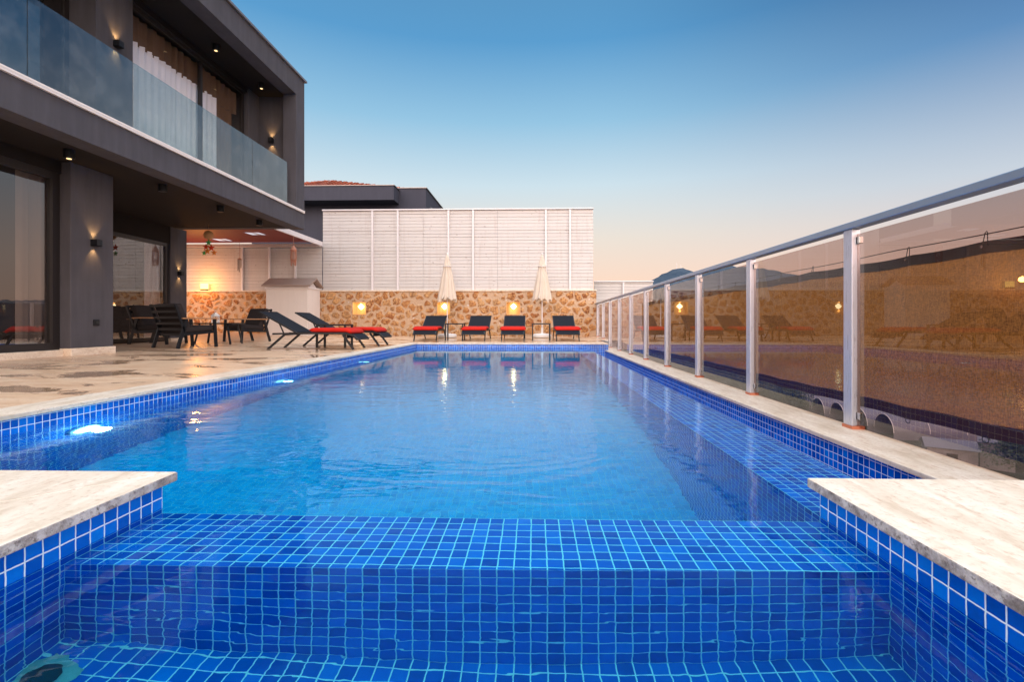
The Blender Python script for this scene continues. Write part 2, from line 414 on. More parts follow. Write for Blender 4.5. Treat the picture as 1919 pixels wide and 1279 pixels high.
def leafm():
    m, t, b = mat('leaf', rough=0.7)
    v = t.noise(t.pos(), 1.5, 3, 0.6)
    t.put(b.inputs['Base Color'], t.mix(v, (0.018, 0.030, 0.016, 1), (0.06, 0.085, 0.04, 1)))
leafm()
mat('bark', (0.06, 0.045, 0.035, 1), 0.9)
plaster('stain_grout', (0.34, 0.46, 0.44, 1), 0.5)

# ------------------------------------------------------------------ mesh builder
class MB:
    def __init__(s): s.v = []; s.f = []; s.m = []
    def add(s, verts, faces, mi=0):
        o = len(s.v); s.v += [tuple(v) for v in verts]
        s.f += [[i+o for i in f] for f in faces]; s.m += [mi]*len(faces)
    def box(s, a, b, mi=0):
        x0, y0, z0 = a; x1, y1, z1 = b
        x0, x1 = sorted((x0, x1)); y0, y1 = sorted((y0, y1)); z0, z1 = sorted((z0, z1))
        s.add([(x0, y0, z0), (x1, y0, z0), (x1, y1, z0), (x0, y1, z0), (x0, y0, z1), (x1, y0, z1), (x1, y1, z1), (x0, y1, z1)],
              [(0, 3, 2, 1), (4, 5, 6, 7), (0, 1, 5, 4), (1, 2, 6, 5), (2, 3, 7, 6), (3, 0, 4, 7)], mi)
        return s
    def cbox(s, c, d, mi=0): return s.box([c[i]-d[i]/2 for i in range(3)], [c[i]+d[i]/2 for i in range(3)], mi)
    def bar(s, p, q, w, h=None, up=(0, 0, 1), mi=0):
        """rectangular bar from p to q, w wide, h tall"""
        h = h or w; p = Vector(p); q = Vector(q); d = (q-p).normalized(); u = Vector(up)
        if abs(d.dot(u)) > 0.98: u = Vector((1, 0, 0))
        r = d.cross(u).normalized(); u = r.cross(d).normalized(); vs = []
        for c in (p, q):
            for a, b in ((-1, -1), (1, -1), (1, 1), (-1, 1)): vs.append(c+r*a*w/2+u*b*h/2)
        s.add(vs, [(0, 1, 2, 3), (7, 6, 5, 4), (0, 4, 5, 1), (1, 5, 6, 2), (2, 6, 7, 3), (3, 7, 4, 0)], mi); return s
    def tube(s, pts, r, n=10, mi=0, cap=True):
        pts = [Vector(p) for p in pts]; rs = r if hasattr(r, '__len__') else [r]*len(pts); vs = []; fs = []
        for i, p in enumerate(pts):
            d = (pts[min(i+1, len(pts)-1)]-pts[max(i-1, 0)]).normalized()
            u = Vector((0, 0, 1)) if abs(d.z) < 0.9 else Vector((1, 0, 0))
            a = d.cross(u).normalized(); b = d.cross(a).normalized()
            for k in range(n):
                t = 2*math.pi*k/n; vs.append(p+(a*math.cos(t)+b*math.sin(t))*rs[i])
        for i in range(len(pts)-1):
            for k in range(n): fs.append((i*n+k, i*n+(k+1) % n, (i+1)*n+(k+1) % n, (i+1)*n+k))
        if cap: fs += [tuple(range(n)), tuple(reversed(range((len(pts)-1)*n, len(pts)*n)))]
        s.add(vs, fs, mi); return s
    def lathe(s, prof, c=(0, 0, 0), n=24, mi=0):
        vs = []; fs = []
        for r, z in prof:
            for k in range(n):
                t = 2*math.pi*k/n; vs.append((c[0]+r*math.cos(t), c[1]+r*math.sin(t), c[2]+z))
        for i in range(len(prof)-1):
            for k in range(n): fs.append((i*n+k, i*n+(k+1) % n, (i+1)*n+(k+1) % n, (i+1)*n+k))
        fs += [tuple(reversed(range(n))), tuple(range((len(prof)-1)*n, len(prof)*n))]
        s.add(vs, fs, mi); return s
    def prism(s, poly, z0, z1, mi=0, side=None):
        n = len(poly); side = mi if side is None else side
        s.add([(x, y, z1) for x, y in poly]+[(x, y, z0) for x, y in poly], [tuple(range(n)), tuple(reversed(range(n, 2*n)))], mi)
        s.add([(x, y, z1) for x, y in poly]+[(x, y, z0) for x, y in poly], [(i, i+n, (i+1) % n+n, (i+1) % n) for i in range(n)], side); return s
    def build(s, name, mats, parent=None, smooth=False, bevel=0.0, loc=None):
        me = bpy.data.meshes.new(name); me.from_pydata(s.v, [], s.f)
        if not isinstance(mats, (list, tuple)): mats = [mats]
        for m in mats: me.materials.append(MAT[m])
        for p, i in zip(me.polygons, s.m): p.material_index = i
        bm = bmesh.new(); bm.from_mesh(me); bmesh.ops.remove_doubles(bm, verts=bm.verts, dist=1e-5)
        if len(bm.faces) < 20000: bmesh.ops.recalc_face_normals(bm, faces=bm.faces)
        bm.to_mesh(me); bm.free()
        if smooth: me.polygons.foreach_set('use_smooth', [True]*len(me.polygons))
        me.update()
        o = bpy.data.objects.new(name, me); COL.objects.link(o)
        if parent: o.parent = parent
        if loc: o.location = loc
        if bevel:
            b = o.modifiers.new('bevel', 'BEVEL'); b.width = bevel; b.segments = 2; b.limit_method = 'ANGLE'; b.angle_limit = R(40)
        return o

def tag(o, label=None, cat=None, group=None, kind=None):
    if label: o['label'] = label
    if cat: o['category'] = cat
    if group: o['group'] = group
    if kind: o['kind'] = kind
    return o
def thing(name, label, cat, loc=(0, 0, 0), rz=0, group=None):
    o = bpy.data.objects.new(name, None); COL.objects.link(o); o.empty_display_size = 0.1
    o.location = loc; o.rotation_euler = (0, 0, rz); return tag(o, label, cat, group)
def dup(o, parent=None):
    c = o.copy(); COL.objects.link(c)
    if parent: c.parent = parent
    for ch in [x for x in KIDS(o)]: dup(ch, c)
    return c
def KIDS(o): return [x for x in bpy.data.objects if x.parent == o]
def copy_thing(o, label, loc, rz=None, group=None):
    c = dup(o); c['label'] = label; c.location = loc
    if rz is not None: c.rotation_euler = (0, 0, rz)
    if group: c['group'] = group
    return c
def spot(parent, loc, direction, power, color, angle=70, blend=0.6, size=0.02, name='lamp_light'):
    l = bpy.data.lights.new(name, 'SPOT'); l.energy = power; l.color = color; l.spot_size = R(angle); l.spot_blend = blend; l.shadow_soft_size = size
    o = bpy.data.objects.new(name, l); COL.objects.link(o); o.location = loc
    o.rotation_euler = Vector(direction).to_track_quat('-Z', 'Y').to_euler(); o.parent = parent; return o
def point(parent, loc, power, color, size=0.04, name='lamp_light'):
    l = bpy.data.lights.new(name, 'POINT'); l.energy = power; l.color = color; l.shadow_soft_size = size
    o = bpy.data.objects.new(name, l); COL.objects.link(o); o.location = loc; o.parent = parent; return o
WARM = (1.0, 0.56, 0.20)

# deck height (it falls gently towards the pool)
def dz(x, y): return max(0, 0.018*(y-13.9))+0.015*max(0, -x-4.2)
WZ = -0.13                      # water level
XL, XE, XO, XR = -3.285, 1.04, 1.44, 1.99   # pool left wall, weir inner / outer edge, gutter outer wall
YN, YF = 1.806, 13.506          # pool near and far walls
NL = -1.41                      # left wall of the niche
FLOOR = -1.59

# ------------------------------------------------------------------ pool basin
b = MB()
def quad(mb, pts, mi): mb.add(pts, [tuple(range(len(pts)))], mi)
T0, TC, TA = 0, 1, 2     # floor, cross (faces along y), along (faces along x)
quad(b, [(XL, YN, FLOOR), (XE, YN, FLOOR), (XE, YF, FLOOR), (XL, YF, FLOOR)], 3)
quad(b, [(XL, YN, FLOOR), (XL, YF, FLOOR), (XL, YF, 0), (XL, YN, 0)], TA)
quad(b, [(XL, YF, FLOOR), (XE, YF, FLOOR), (XE, YF, 0), (XL, YF, 0)], TC)
quad(b, [(XE, YF, FLOOR), (XR+0.06, YF, FLOOR), (XR+0.06, YF, -0.03), (XE, YF, -0.03)], TC)
# near wall left of the niche, right of it, and below the step
quad(b, [(XL, YN, FLOOR), (NL, YN, FLOOR), (NL, YN, -0.03), (XL, YN, -0.03)], TC)
SZ = -0.19; YS = YN-0.35; NF = SZ-0.5
quad(b, [(NL, YN, FLOOR), (XE, YN, FLOOR), (XE, YN, SZ), (NL, YN, SZ)], TC)
YL = YS-0.036
quad(b, [(NL, YL, SZ), (XE, YS, SZ), (XE, YN, SZ), (NL, YN, SZ)], T0)
quad(b, [(NL, YL, NF), (XE, YS, NF), (XE, YS, SZ), (NL, YL, SZ)], TC)
quad(b, [(NL, -4.0, NF), (XE, -4.0, NF), (XE, YS, NF), (NL, YL, NF)], T0)
quad(b, [(NL, -4.0, NF), (NL, YN, NF), (NL, YN, -0.03), (NL, -4.0, -0.03)], TA)
quad(b, [(XE, -4.0, NF), (XE, YN, NF), (XE, YN, -0.03), (XE, -4.0, -0.03)], TA)
quad(b, [(NL, -4.0, NF), (XE, -4.0, NF), (XE, -4.0, -0.03), (NL, -4.0, -0.03)], TC)
# weir and gutter
WT = WZ-0.008
quad(b, [(XE, YN, FLOOR), (XE, YF, FLOOR), (XE, YF, WT), (XE, YN, WT)], TA)
quad(b, [(XE, YN, WT), (XO, YN, WT), (XO, YF, WT), (XE, YF, WT)], T0)
quad(b, [(XO, YN, -0.9), (XO, YF, -0.9), (XO, YF, WT), (XO, YN, WT)], TA)
quad(b, [(XO, YN, -0.9), (XR, YN, -0.9), (XR, YF, -0.9), (XO, YF, -0.9)], T0)
CZ = -0.185                     # coping of the right hand wall
quad(b, [(XR, YN, -0.9), (XR, YF, -0.9), (XR, YF, CZ-0.03), (XR, YN, CZ-0.03)], TA)
quad(b, [(XE, YN, -0.9), (XR, YN, -0.9), (XR, YN, -0.03), (XE, YN, -0.03)], TC)
basin = b.build('pool_basin', ['tile_floor', 'tile_cross', 'tile_along', 'tile_deep_glow'])
tag(basin, 'blue mosaic tiled swimming pool basin with submerged step', None, None, 'structure')
# do not merge/recalc problems: faces are open sheets, both sides shade alike

b = MB()
n = 1
quad(b, [(XL, YN, WZ), (NL, YN, WZ), (XE, YN, WZ), (XO, YN, WZ), (XO, YF, WZ), (XL, YF, WZ)], 0)
quad(b, [(NL, -4.0, WZ), (XE, -4.0, WZ), (XE, YN, WZ), (NL, YN, WZ)], 0)
wo = b.build('water', 'water'); tag(wo, 'clear rippled pool water', None, None, 'structure')
for p in wo.data.polygons:
    if p.normal.z < 0: p.flip()

# ------------------------------------------------------------------ deck and slabs
def sheet(name, x0, x1, y0, y1, nx, ny, m, zoff=0.0):
    vs = []; fs = []
    for j in range(ny+1):
        for i in range(nx+1):
            x = x0+(x1-x0)*i/nx; y = y0+(y1-y0)*j/ny; vs.append((x, y, dz(x, y)+zoff))
    for j in range(ny):
        for i in range(nx): a = j*(nx+1)+i; fs.append((a, a+1, a+nx+2, a+nx+1))
    return vs, fs
b = MB()
for args in ((-16, XL-0.27, -5, YF+0.30, 24, 18), (-16, 2.05, YF+0.30, 18.3, 24, 8), (2.05, 2.36, 15.2, 18.3, 1, 4)):
    vs, fs = sheet('', *args, None); b.add(vs, fs, 0)
deck = b.build('terrace_deck', 'deck_stone'); tag(deck, kind='structure')
# coping along the left and far edges
b = MB(); e = 0.03
b.box((XL-0.27, -5, -0.03), (XL+e, YF-e, 0.003), 0); b.box((XL-0.27, YF-e, -0.03), (2.05, YF+0.30, 0.003), 0)
tag(b.build('pool_coping', ['coping_stone'], bevel=0.006), kind='structure')
# slabs either side of the niche (mitred)
yb = YN+0.03
b = MB()
g = 0.0015
m0 = NL+0.038
b.prism([(m0, yb), (m0, -4.1), (m0-0.62, -4.1), (m0-0.62, yb-0.62)], -0.034, 0.0, 0, 1)
b.prism([(m0-0.62-g*2, -4.1), (XL-1.2, -4.1), (XL-1.2, yb), (m0-g*2, yb), (m0-0.62-g*2, yb-0.62)], -0.034, 0.0, 0, 1)
tag(b.build('niche_slab', ['coping_stone', 'coping_edge'], bevel=0.004), kind='structure')
b = MB(); m1 = XE-0.03
b.prism([(m1, -4.1), (2.23, -4.1), (2.23, yb), (m1, yb)], -0.034, 0.0, 0, 1)
tag(b.build('niche_slab', ['coping_stone', 'coping_edge'], bevel=0.004), kind='structure')
# right hand coping and its wall
b = MB()
b.box((XR-0.03, YN-3.0, CZ-0.032), (2.352, 15.2, CZ), 0)
tag(b.build('gutter_coping', ['coping_stone'], bevel=0.005), kind='structure')
b = MB(); b.box((XR+0.004, YN-3, -9), (2.33, 18.3, CZ-0.034), 0); b.box((2.06, 15.2, CZ-0.034), (2.33, 18.3, -0.03))
b.box((1.95, YF+0.31, -0.4), (2.05, 15.2, -0.012))
tag(b.build('retaining_wall', 'concrete_grey'), kind='structure')
# cut grout smear and the dark inlet in the corner of the niche floor
th = thing('floor_inlet', 'dark oval suction inlet in the left corner of the near pool step', 'inlet', (-1.335, 1.28, NF))
b = MB()
vs = []; N = 28
for k in range(N):
    a = 2*math.pi*k/N; r = 1+0.16*math.sin(3*a+1)+0.07*math.sin(5*a)+0.1*random.random()
    vs.append((max(-0.07, 0.075*r*math.cos(a)), min(0.14, 0.08*r*math.sin(a)), 0.004))
b.add(vs, [tuple(range(N))], 0); b.build('grout_patch', 'stain_grout', th)
b = MB(); vs = [(0.048*math.cos(2*math.pi*k/N)*(1+0.06*math.sin(5*k)), 0.042*math.sin(2*math.pi*k/N), 0.008) for k in range(N)]
b.add(vs, [tuple(range(N))], 0)
b.build('opening', 'rubber', th)

# ------------------------------------------------------------------ pool lights
def pool_light(y, label, pw, lens):
    t0 = thing('pool_light', label, 'pool light', (XL+0.004, y, WZ-0.40), 0, 'underwater lamps in the long left wall')
    b = MB()
    b.lathe([(0.125, 0.0), (0.125, 0.02), (0.105, 0.03), (0.10, 0.024)], n=28); o = b.build('bezel', 'white_plastic', t0, smooth=False); o.rotation_euler = (0, R(90), 0)
    b = MB(); b.lathe([(0.098, 0.0), (0.098, 0.026), (0.06, 0.036), (0.0015, 0.04)], n=28); o = b.build('lens', lens, t0); o.rotation_euler = (0, R(90), 0)
    point(t0, (0.13, 0, 0), pw, (0.80, 0.96, 1.0), 0.06)
pool_light(3.45, 'bright underwater lamp in the left pool wall, largest and nearest one', 9, 'pool_lamp_lens')
pool_light(6.15, 'underwater lamp in the left pool wall, middle one of the row', 2, 'pool_lamp_dim')
pool_light(9.05, 'underwater lamp in the left pool wall near the side-on loungers, farthest one', 0.7, 'pool_lamp_dim')

# ------------------------------------------------------------------ villa
v = thing('villa', 'dark grey two storey villa with glass balcony over a shaded terrace', 'house', (-7.3, 8, 0))
def vb(mb, name, mats, parent=None, **k):
    o = mb.build(name, mats, None, **k); p = parent or v
    o.parent = p
    o.matrix_parent_inverse = (Matrix.Translation(p.location) if not p.parent else Matrix.Translation(p.parent.location)).inverted()
    return o
C = CAMZ
XH = -6.2
zc, zw, zs, zr = C+2.51, C+2.97, C+5.97, C+6.53       # terrace ceiling, balcony ledge, soffit, roof top
YE = 12.98; YV = 12.52
b = MB()
b.box((XH-0.35, -4, zc), (XH, YE, zw-0.002), 0)                       # balcony fascia
b.box((XH-0.35, YV, zw-0.002), (XH, YE, zs), 0)                  # end pier
b.box((XH-0.35, -4, zs), (XH, YE, zr), 0)                       # roof fascia
b.box((-12, YE-0.25, zc+0.02), (XH-0.35, YE-0.004, zr-0.05), 0)      # end wall
vb(b, 'facade_frame', 'villa_grey', bevel=0.008)
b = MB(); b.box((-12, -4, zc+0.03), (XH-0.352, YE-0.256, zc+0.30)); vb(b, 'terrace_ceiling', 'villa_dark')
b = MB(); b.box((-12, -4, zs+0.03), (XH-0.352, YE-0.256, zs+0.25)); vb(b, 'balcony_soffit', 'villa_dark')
b = MB(); b.box((-12, -4, zr-0.03), (XH+0.05, YE+0.06, zr+0.02)); vb(b, 'roof_edge', 'roof_edge')
b = MB(); b.box((XH-0.16, -4, zw), (XH+0.035, YV+0.42, zw+0.035)); b.box((XH-0.02, -4, zw-0.03), (XH+0.035, YV+0.42, zw-0.002)); vb(b, 'balcony_ledge', 'light_trim', bevel=0.004)
# balcony glass panels
def dY(dd, X): return (dd + X*math.sin(YAW))/math.cos(YAW)     # camera depth -> world y at given X
js = [2.82, 4.44, 6.06, 7.66, 9.28, 10.9, 12.45]
for i in range(len(js)-1):
    y0, y1 = dY(js[i], -6.3)+0.008, dY(js[i+1], -6.3)-0.008
    b = MB(); b.box((-6.312, y0, zw+0.03), (-6.300, y1, C+4.05+0.05)); vb(b, 'balustrade_glass', 'balcony_glass')
# upper floor facade, X = -7.3
XU = -7.3
def up(d0, d1): return dY(d0, XU), dY(d1, XU)
ya, yb_ = up(8.12, 8.87)
for a_, c_ in (((-8.2, ya, zw+0.04), (XU, yb_, zs+0.03)), ((-12, dY(12.45, XU), zw+0.04), (XU, YE-0.26, zs+0.03)), ((-8.2, -4, zw+0.04), (XU-0.4, 4.6, zs+0.03))):
    vb(MB().box(a_, c_), 'upper_wall', 'villa_grey')
b = MB(); b.box((-12.0, -4, zw-0.25), (XH-0.352, YE-0.256, zw+0.035)); vb(b, 'balcony_floor', 'concrete_grey')
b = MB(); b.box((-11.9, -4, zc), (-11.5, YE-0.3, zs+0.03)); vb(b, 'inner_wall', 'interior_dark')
def window(yA, yB, z0, z1, X, mull, depth=0.07, fr=0.07, gm='window_glass'):
    f = MB(); xs = (X-depth, X)
    f.box((xs[0], yA, z0), (xs[1], yA+fr, z1)); f.box((xs[0], yB-fr, z0), (xs[1], yB, z1))
    f.box((xs[0], yA+fr, z1-fr), (xs[1], yB-fr, z1)); f.box((xs[0], yA+fr, z0), (xs[1], yB-fr, z0+fr))
    for m_ in mull: f.box((xs[0], m_-fr/2, z0+fr), (xs[1], m_+fr/2, z1-fr))
    w_ = vb(f, 'window', 'frame_dark')
    g = MB(); g.box((X-depth/2-0.004, yA+fr-0.01, z0+fr-0.01), (X-depth/2+0.004, yB-fr+0.01, z1-fr+0.01))
    p = vb(g, 'pane', gm, v); p.parent = w_; p.matrix_parent_inverse = Matrix.Identity(4)
    return w_
def curtain(y0, y1, z0, z1, X, m, parent, amp=0.03, per=0.16, name='curtain'):
    n = max(8, int((y1-y0)/0.02)); vs = []; fs = []
    for k in range(n+1):
        y = y0+(y1-y0)*k/n; x = X+amp*math.sin(2*math.pi*y/per+0.8*math.sin(y*5))+0.4*amp*math.sin(y*71)
        for z in (z0, z1): vs.append((x, y, z))
    for k in range(n): fs.append((2*k, 2*k+2, 2*k+3, 2*k+1))
    mb = MB(); mb.add(vs, fs); o = vb(mb, name, m, v, smooth=True); o.parent = parent; o.matrix_parent_inverse = Matrix.Identity(4); return o
W1 = window(up(8.87, 10.8)[0]+0.004, up(8.87, 12.4)[1], zw+0.05, zs-0.10, XU-0.08, [dY(10.82, XU)], gm='clear_glass')
curtain(dY(8.95, XU), dY(11.5, XU), zw+0.10, C+5.30, XU-0.22, 'curtain_sheer', W1)
curtain(dY(8.95, XU), dY(12.3, XU), C+5.25, zs-0.16, XU-0.26, 'curtain_brown', W1, 0.04, 0.2)
curtain(dY(11.5, XU), dY(12.2, XU), zw+0.10, C+5.24, XU-0.26, 'curtain_brown', W1, 0.04, 0.2)
b = MB(); b.box((-8.2, up(8.12, 12.4)[0], zs-0.10), (XU-0.02, dY(12.45, XU), zs+0.03)); vb(b, 'window_lintel', 'frame_dark')
W2 = window(4.62, up(8.12, 8.87)[0]-0.01, zw+0.05, zs-0.10, XU-0.45, [6.4])
# ground floor: pier, glass, recess
XC = -7.3
y0, y1 = dY(7.68, XC), dY(8.46, XC)
b = MB(); b.box((-7.8, y0, dz(-7.3, 8)+0.12), (XC, y1, zc+0.03)); vb(b, 'pier', 'villa_grey', bevel=0.01)
b = MB(); b.box((-7.82, y0-0.01, 0), (XC+0.02, y1+0.03, dz(-7.3, 8)+0.12)); b.box((-7.9, -4, 0), (-7.40, y0-0.012, dz(-7.3, 8)+0.10)); vb(b, 'plinth', 'coping_stone', bevel=0.006)
W3 = window(1.0, y0-0.01, dz(-7.3, 8)+0.10, C+2.35, -7.47, [3.6], 0.10, 0.11)
b = MB(); b.box((-7.9, -4, C+2.35), (-7.45, y0-0.001, zc+0.03)); vb(b, 'lintel', 'villa_dark')
curtain(6.98, 7.42, 0.2, C+2.33, -7.64, 'curtain_grey', W3, 0.04, 0.2)
X2 = -9.62
yq0, yq1 = dY(12.9, X2), dY(13.5, X2)
b = MB(); b.box((-10.1, yq0, dz(X2, 13)+0.08), (X2, yq1, zc+0.03)); vb(b, 'pier', 'villa_grey')
b = MB(); b.box((-10.12, yq0-0.01, 0), (X2+0.02, yq1+0.02, dz(X2, 13)+0.08)); vb(b, 'plinth', 'coping_stone')
W4 = window(8.3, yq0-0.01, dz(X2, 11)+0.02, C+2.10, X2-0.05, [10.6], 0.08, 0.09)
curtain(12.05, 12.65, 0.2, C+2.05, X2-0.3, 'curtain_sheer', W4, 0.04, 0.2)
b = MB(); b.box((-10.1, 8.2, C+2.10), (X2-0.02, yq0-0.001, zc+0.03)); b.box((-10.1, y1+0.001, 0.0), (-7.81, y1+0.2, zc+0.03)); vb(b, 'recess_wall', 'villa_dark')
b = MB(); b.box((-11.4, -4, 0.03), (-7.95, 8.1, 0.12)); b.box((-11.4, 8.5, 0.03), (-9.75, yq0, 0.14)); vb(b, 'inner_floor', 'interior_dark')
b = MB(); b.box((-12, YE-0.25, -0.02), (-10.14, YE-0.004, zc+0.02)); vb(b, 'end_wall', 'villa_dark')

def wall_lamp(loc, label, rz=0, pw=3.0, group='up and down wall lamps on the villa'):
    """cube sconce on a wall whose outward normal is local +x"""
    t0 = thing('wall_lamp', label, 'wall lamp', loc, rz, group)
    b = MB(); b.box((0.002, -0.05, -0.055), (0.115, 0.05, -0.048)); b.box((0.002, -0.05, -0.05), (0.012, 0.05, 0.05)); b.box((0.105, -0.05, -0.055), (0.115, 0.05, 0.055))
    b.box((0.012, -0.05, -0.055), (0.105, -0.042, 0.055)); b.box((0.012, 0.042, -0.055), (0.105, 0.05, 0.055)); b.build('housing', 'black_metal', t0)
    for s in (-1, 1):
        b = MB(); b.cbox((0.058, 0, s*0.036), (0.07, 0.07, 0.012)); b.build('bulb', 'lamp_warm', t0)
        spot(t0, (0.062, 0, s*0.062), (-0.32, 0, s), pw*1.8, WARM, 80, 0.8, 0.02)
wall_lamp((XC, dY(8.07, XC), C+1.32), 'black cube wall lamp on the villa pier beside the big window', 0, 5)
wall_lamp((X2, dY(13.2, X2), C+1.33), 'black cube wall lamp on the far pier under the terrace ceiling', 0, 5)
wall_lamp((XU, dY(8.5, XU), C+4.86), 'black cube wall lamp on the balcony pier, nearest upstairs', 0, 6)
wall_lamp((XU+0.35, YE-0.26, C+4.83), 'black cube wall lamp at the far end of the balcony', R(-90), 6)
# ceiling spots
def spot_lamp(loc, label, lit, group):
    t0 = thing('ceiling_spot', label, 'spotlight', loc, 0, group)
    b = MB(); b.lathe([(0.062, -0.13), (0.068, -0.125), (0.068, 0.0)], n=24); b.build('housing', 'black_metal', t0, smooth=False)
    b = MB(); b.lathe([(0.03, -0.136), (0.03, -0.131)], n=20); b.build('lens', 'spot_lens' if lit else 'frame_dark', t0)
    if lit: spot(t0, (0, 0, -0.15), (0, 0, -1), lit, WARM, 90, 0.7, 0.03)
for i, (dd, lab, lit) in enumerate([(7.15, 'lit black ceiling spot above the big ground floor window', 4), (8.95, 'unlit black ceiling spot just right of the near pier top', 0),
                               (10.6, 'unlit black ceiling spot above the hanging paper ornaments, third along', 0), (12.1, 'unlit black ceiling spot nearest the far corner of the overhang', 0)]):
    spot_lamp((-6.82, dY(dd, -6.82), zc+0.03), lab, lit, 'spots under the balcony')
spot_lamp((-6.85, dY(10.5, -6.85), zs+0.03), 'lit black soffit spot above the middle of the balcony', 10, 'spots in the roof soffit')
spot_lamp((-6.82, dY(12.2, -6.82), zs+0.03), 'lit black soffit spot above the far end of the balcony', 10, 'spots in the roof soffit')
th = thing('wall_socket', 'small black outdoor socket low on the grey villa pier', 'socket', (XC, dY(8.12, XC), C))
b = MB(); b.cbox((0.012, 0, 0.0), (0.024, 0.10, 0.10)); b.build('cover', 'black_metal', th, bevel=0.004)
b = MB(); b.cbox((0.028, 0, 0.0), (0.01, 0.06, 0.05)); b.build('flap', 'rubber', th)

# ------------------------------------------------------------------ neighbour house
nb = thing('neighbour_house', 'dark neighbouring house with red tiled roof behind the white fence', 'house', (-8, 22, 0))
def nbp(mb, name, m, parent=nb, **k):
    o = mb.build(name, m, None, **k); o.parent = parent
    o.matrix_parent_inverse = Matrix.Translation(nb.location).inverted() if parent is nb else Matrix.Identity(4); return o
b = MB(); b.box((-13, 22.05, -3), (-4.92, 26.4, C+6.13)); nbp(b, 'wall', 'neighbour_grey')
b = MB(); b.box((-13.2, 21.2, C+5.40), (-6.15, 22.046, C+6.03)); nbp(b, 'fascia', 'neighbour_grey')
b = MB(); b.box((-13.25, 21.16, C+6.031), (-6.11, 22.04, C+6.055)); b.box((-13, 22.0, C+6.131), (-4.87, 26.45, C+6.16)); nbp(b, 'roof_edge', 'roof_edge')
b = MB(); b.box((-4.93, 23.0, C+4.2), (-4.915, 24.2, C+5.55)); b.build; wn_ = nbp(b, 'window', 'frame_dark')
b = MB(); b.box((-4.916, 23.06, C+4.26), (-4.908, 24.14, C+5.49)); nbp(b, 'pane', 'window_glass', wn_)
# hipped roof with tile ribs: apex above (-10.4, 25.2)
b = MB(); apex = Vector((-10.55, 25.0, C+7.35))
def slope(p0, p1, n, rows):
    """triangle p0-p1-apex as corrugated rows"""
    p0 = Vector(p0); p1 = Vector(p1)
    nn = (p1-p0).cross(apex-p0).normalized()
    if nn.z < 0: nn = -nn
    cols = n*4
    for r in range(rows):
        a0, a1 = r/rows, (r+1.12)/rows
        vs = []; fs = []
        for a, lift in ((a0, 0.05), (min(a1, 1.0), 0.0)):
            q0 = p0.lerp(apex, a); q1 = p1.lerp(apex, a)
            for c in range(cols+1):
                f = c/cols; ff = 0.5+(f-0.5)
                q = q0.lerp(q1, ff)
                w_ = (p1-p0).length*(1-a)
                ph = (f-0.5)*w_/0.24*2*math.pi
                vs.append(q+nn*(lift+0.045*math.cos(ph)))
        for c in range(cols): fs.append((c, c+1, cols+2+c, cols+1+c))
        b.add(vs, fs)
slope((-15.2, 22.3, C+6.16), (-5.9, 22.3, C+6.16), 44, 13)
slope((-5.9, 22.3, C+6.16), (-5.9, 28.5, C+6.16), 28, 13)
nbp(b, 'roof', 'roof_tile')

# ------------------------------------------------------------------ stone wall and white board fences
YW = 18.0
sw = thing('stone_wall', 'rubble stone boundary wall with lit niches under the white fence', 'wall', (-3, YW, 0))
def swp(mb, name, m, **k):
    o = mb.build(name, m, None, **k); o.parent = sw; o.matrix_parent_inverse = Matrix.Translation(sw.location).inverted(); return o
zt = C+1.16
def wx(px, D=18.2): return (px-1001)*D/FPX            # photo column -> x on the wall
NIC = [(661.5, 687.5), (820.5, 845.5), (949.8, 975.8)]
nz0, nz1 = C+0.29, C+0.77
b = MB(); xs = [-15.0]
for a, c in NIC: xs += [wx(a), wx(c)]
xs.append(2.28)
for i in range(0, len(xs), 2): b.box((xs[i], YW, -0.2), (xs[i+1], YW+0.40, zt))
for a, c in NIC:
    b.box((wx(a), YW, -0.2), (wx(c), YW+0.40, nz0)); b.box((wx(a), YW, nz1), (wx(c), YW+0.40, zt)); b.box((wx(a), YW+0.28, nz0), (wx(c), YW+0.40, nz1))
swp(b, 'core', 'white_render')
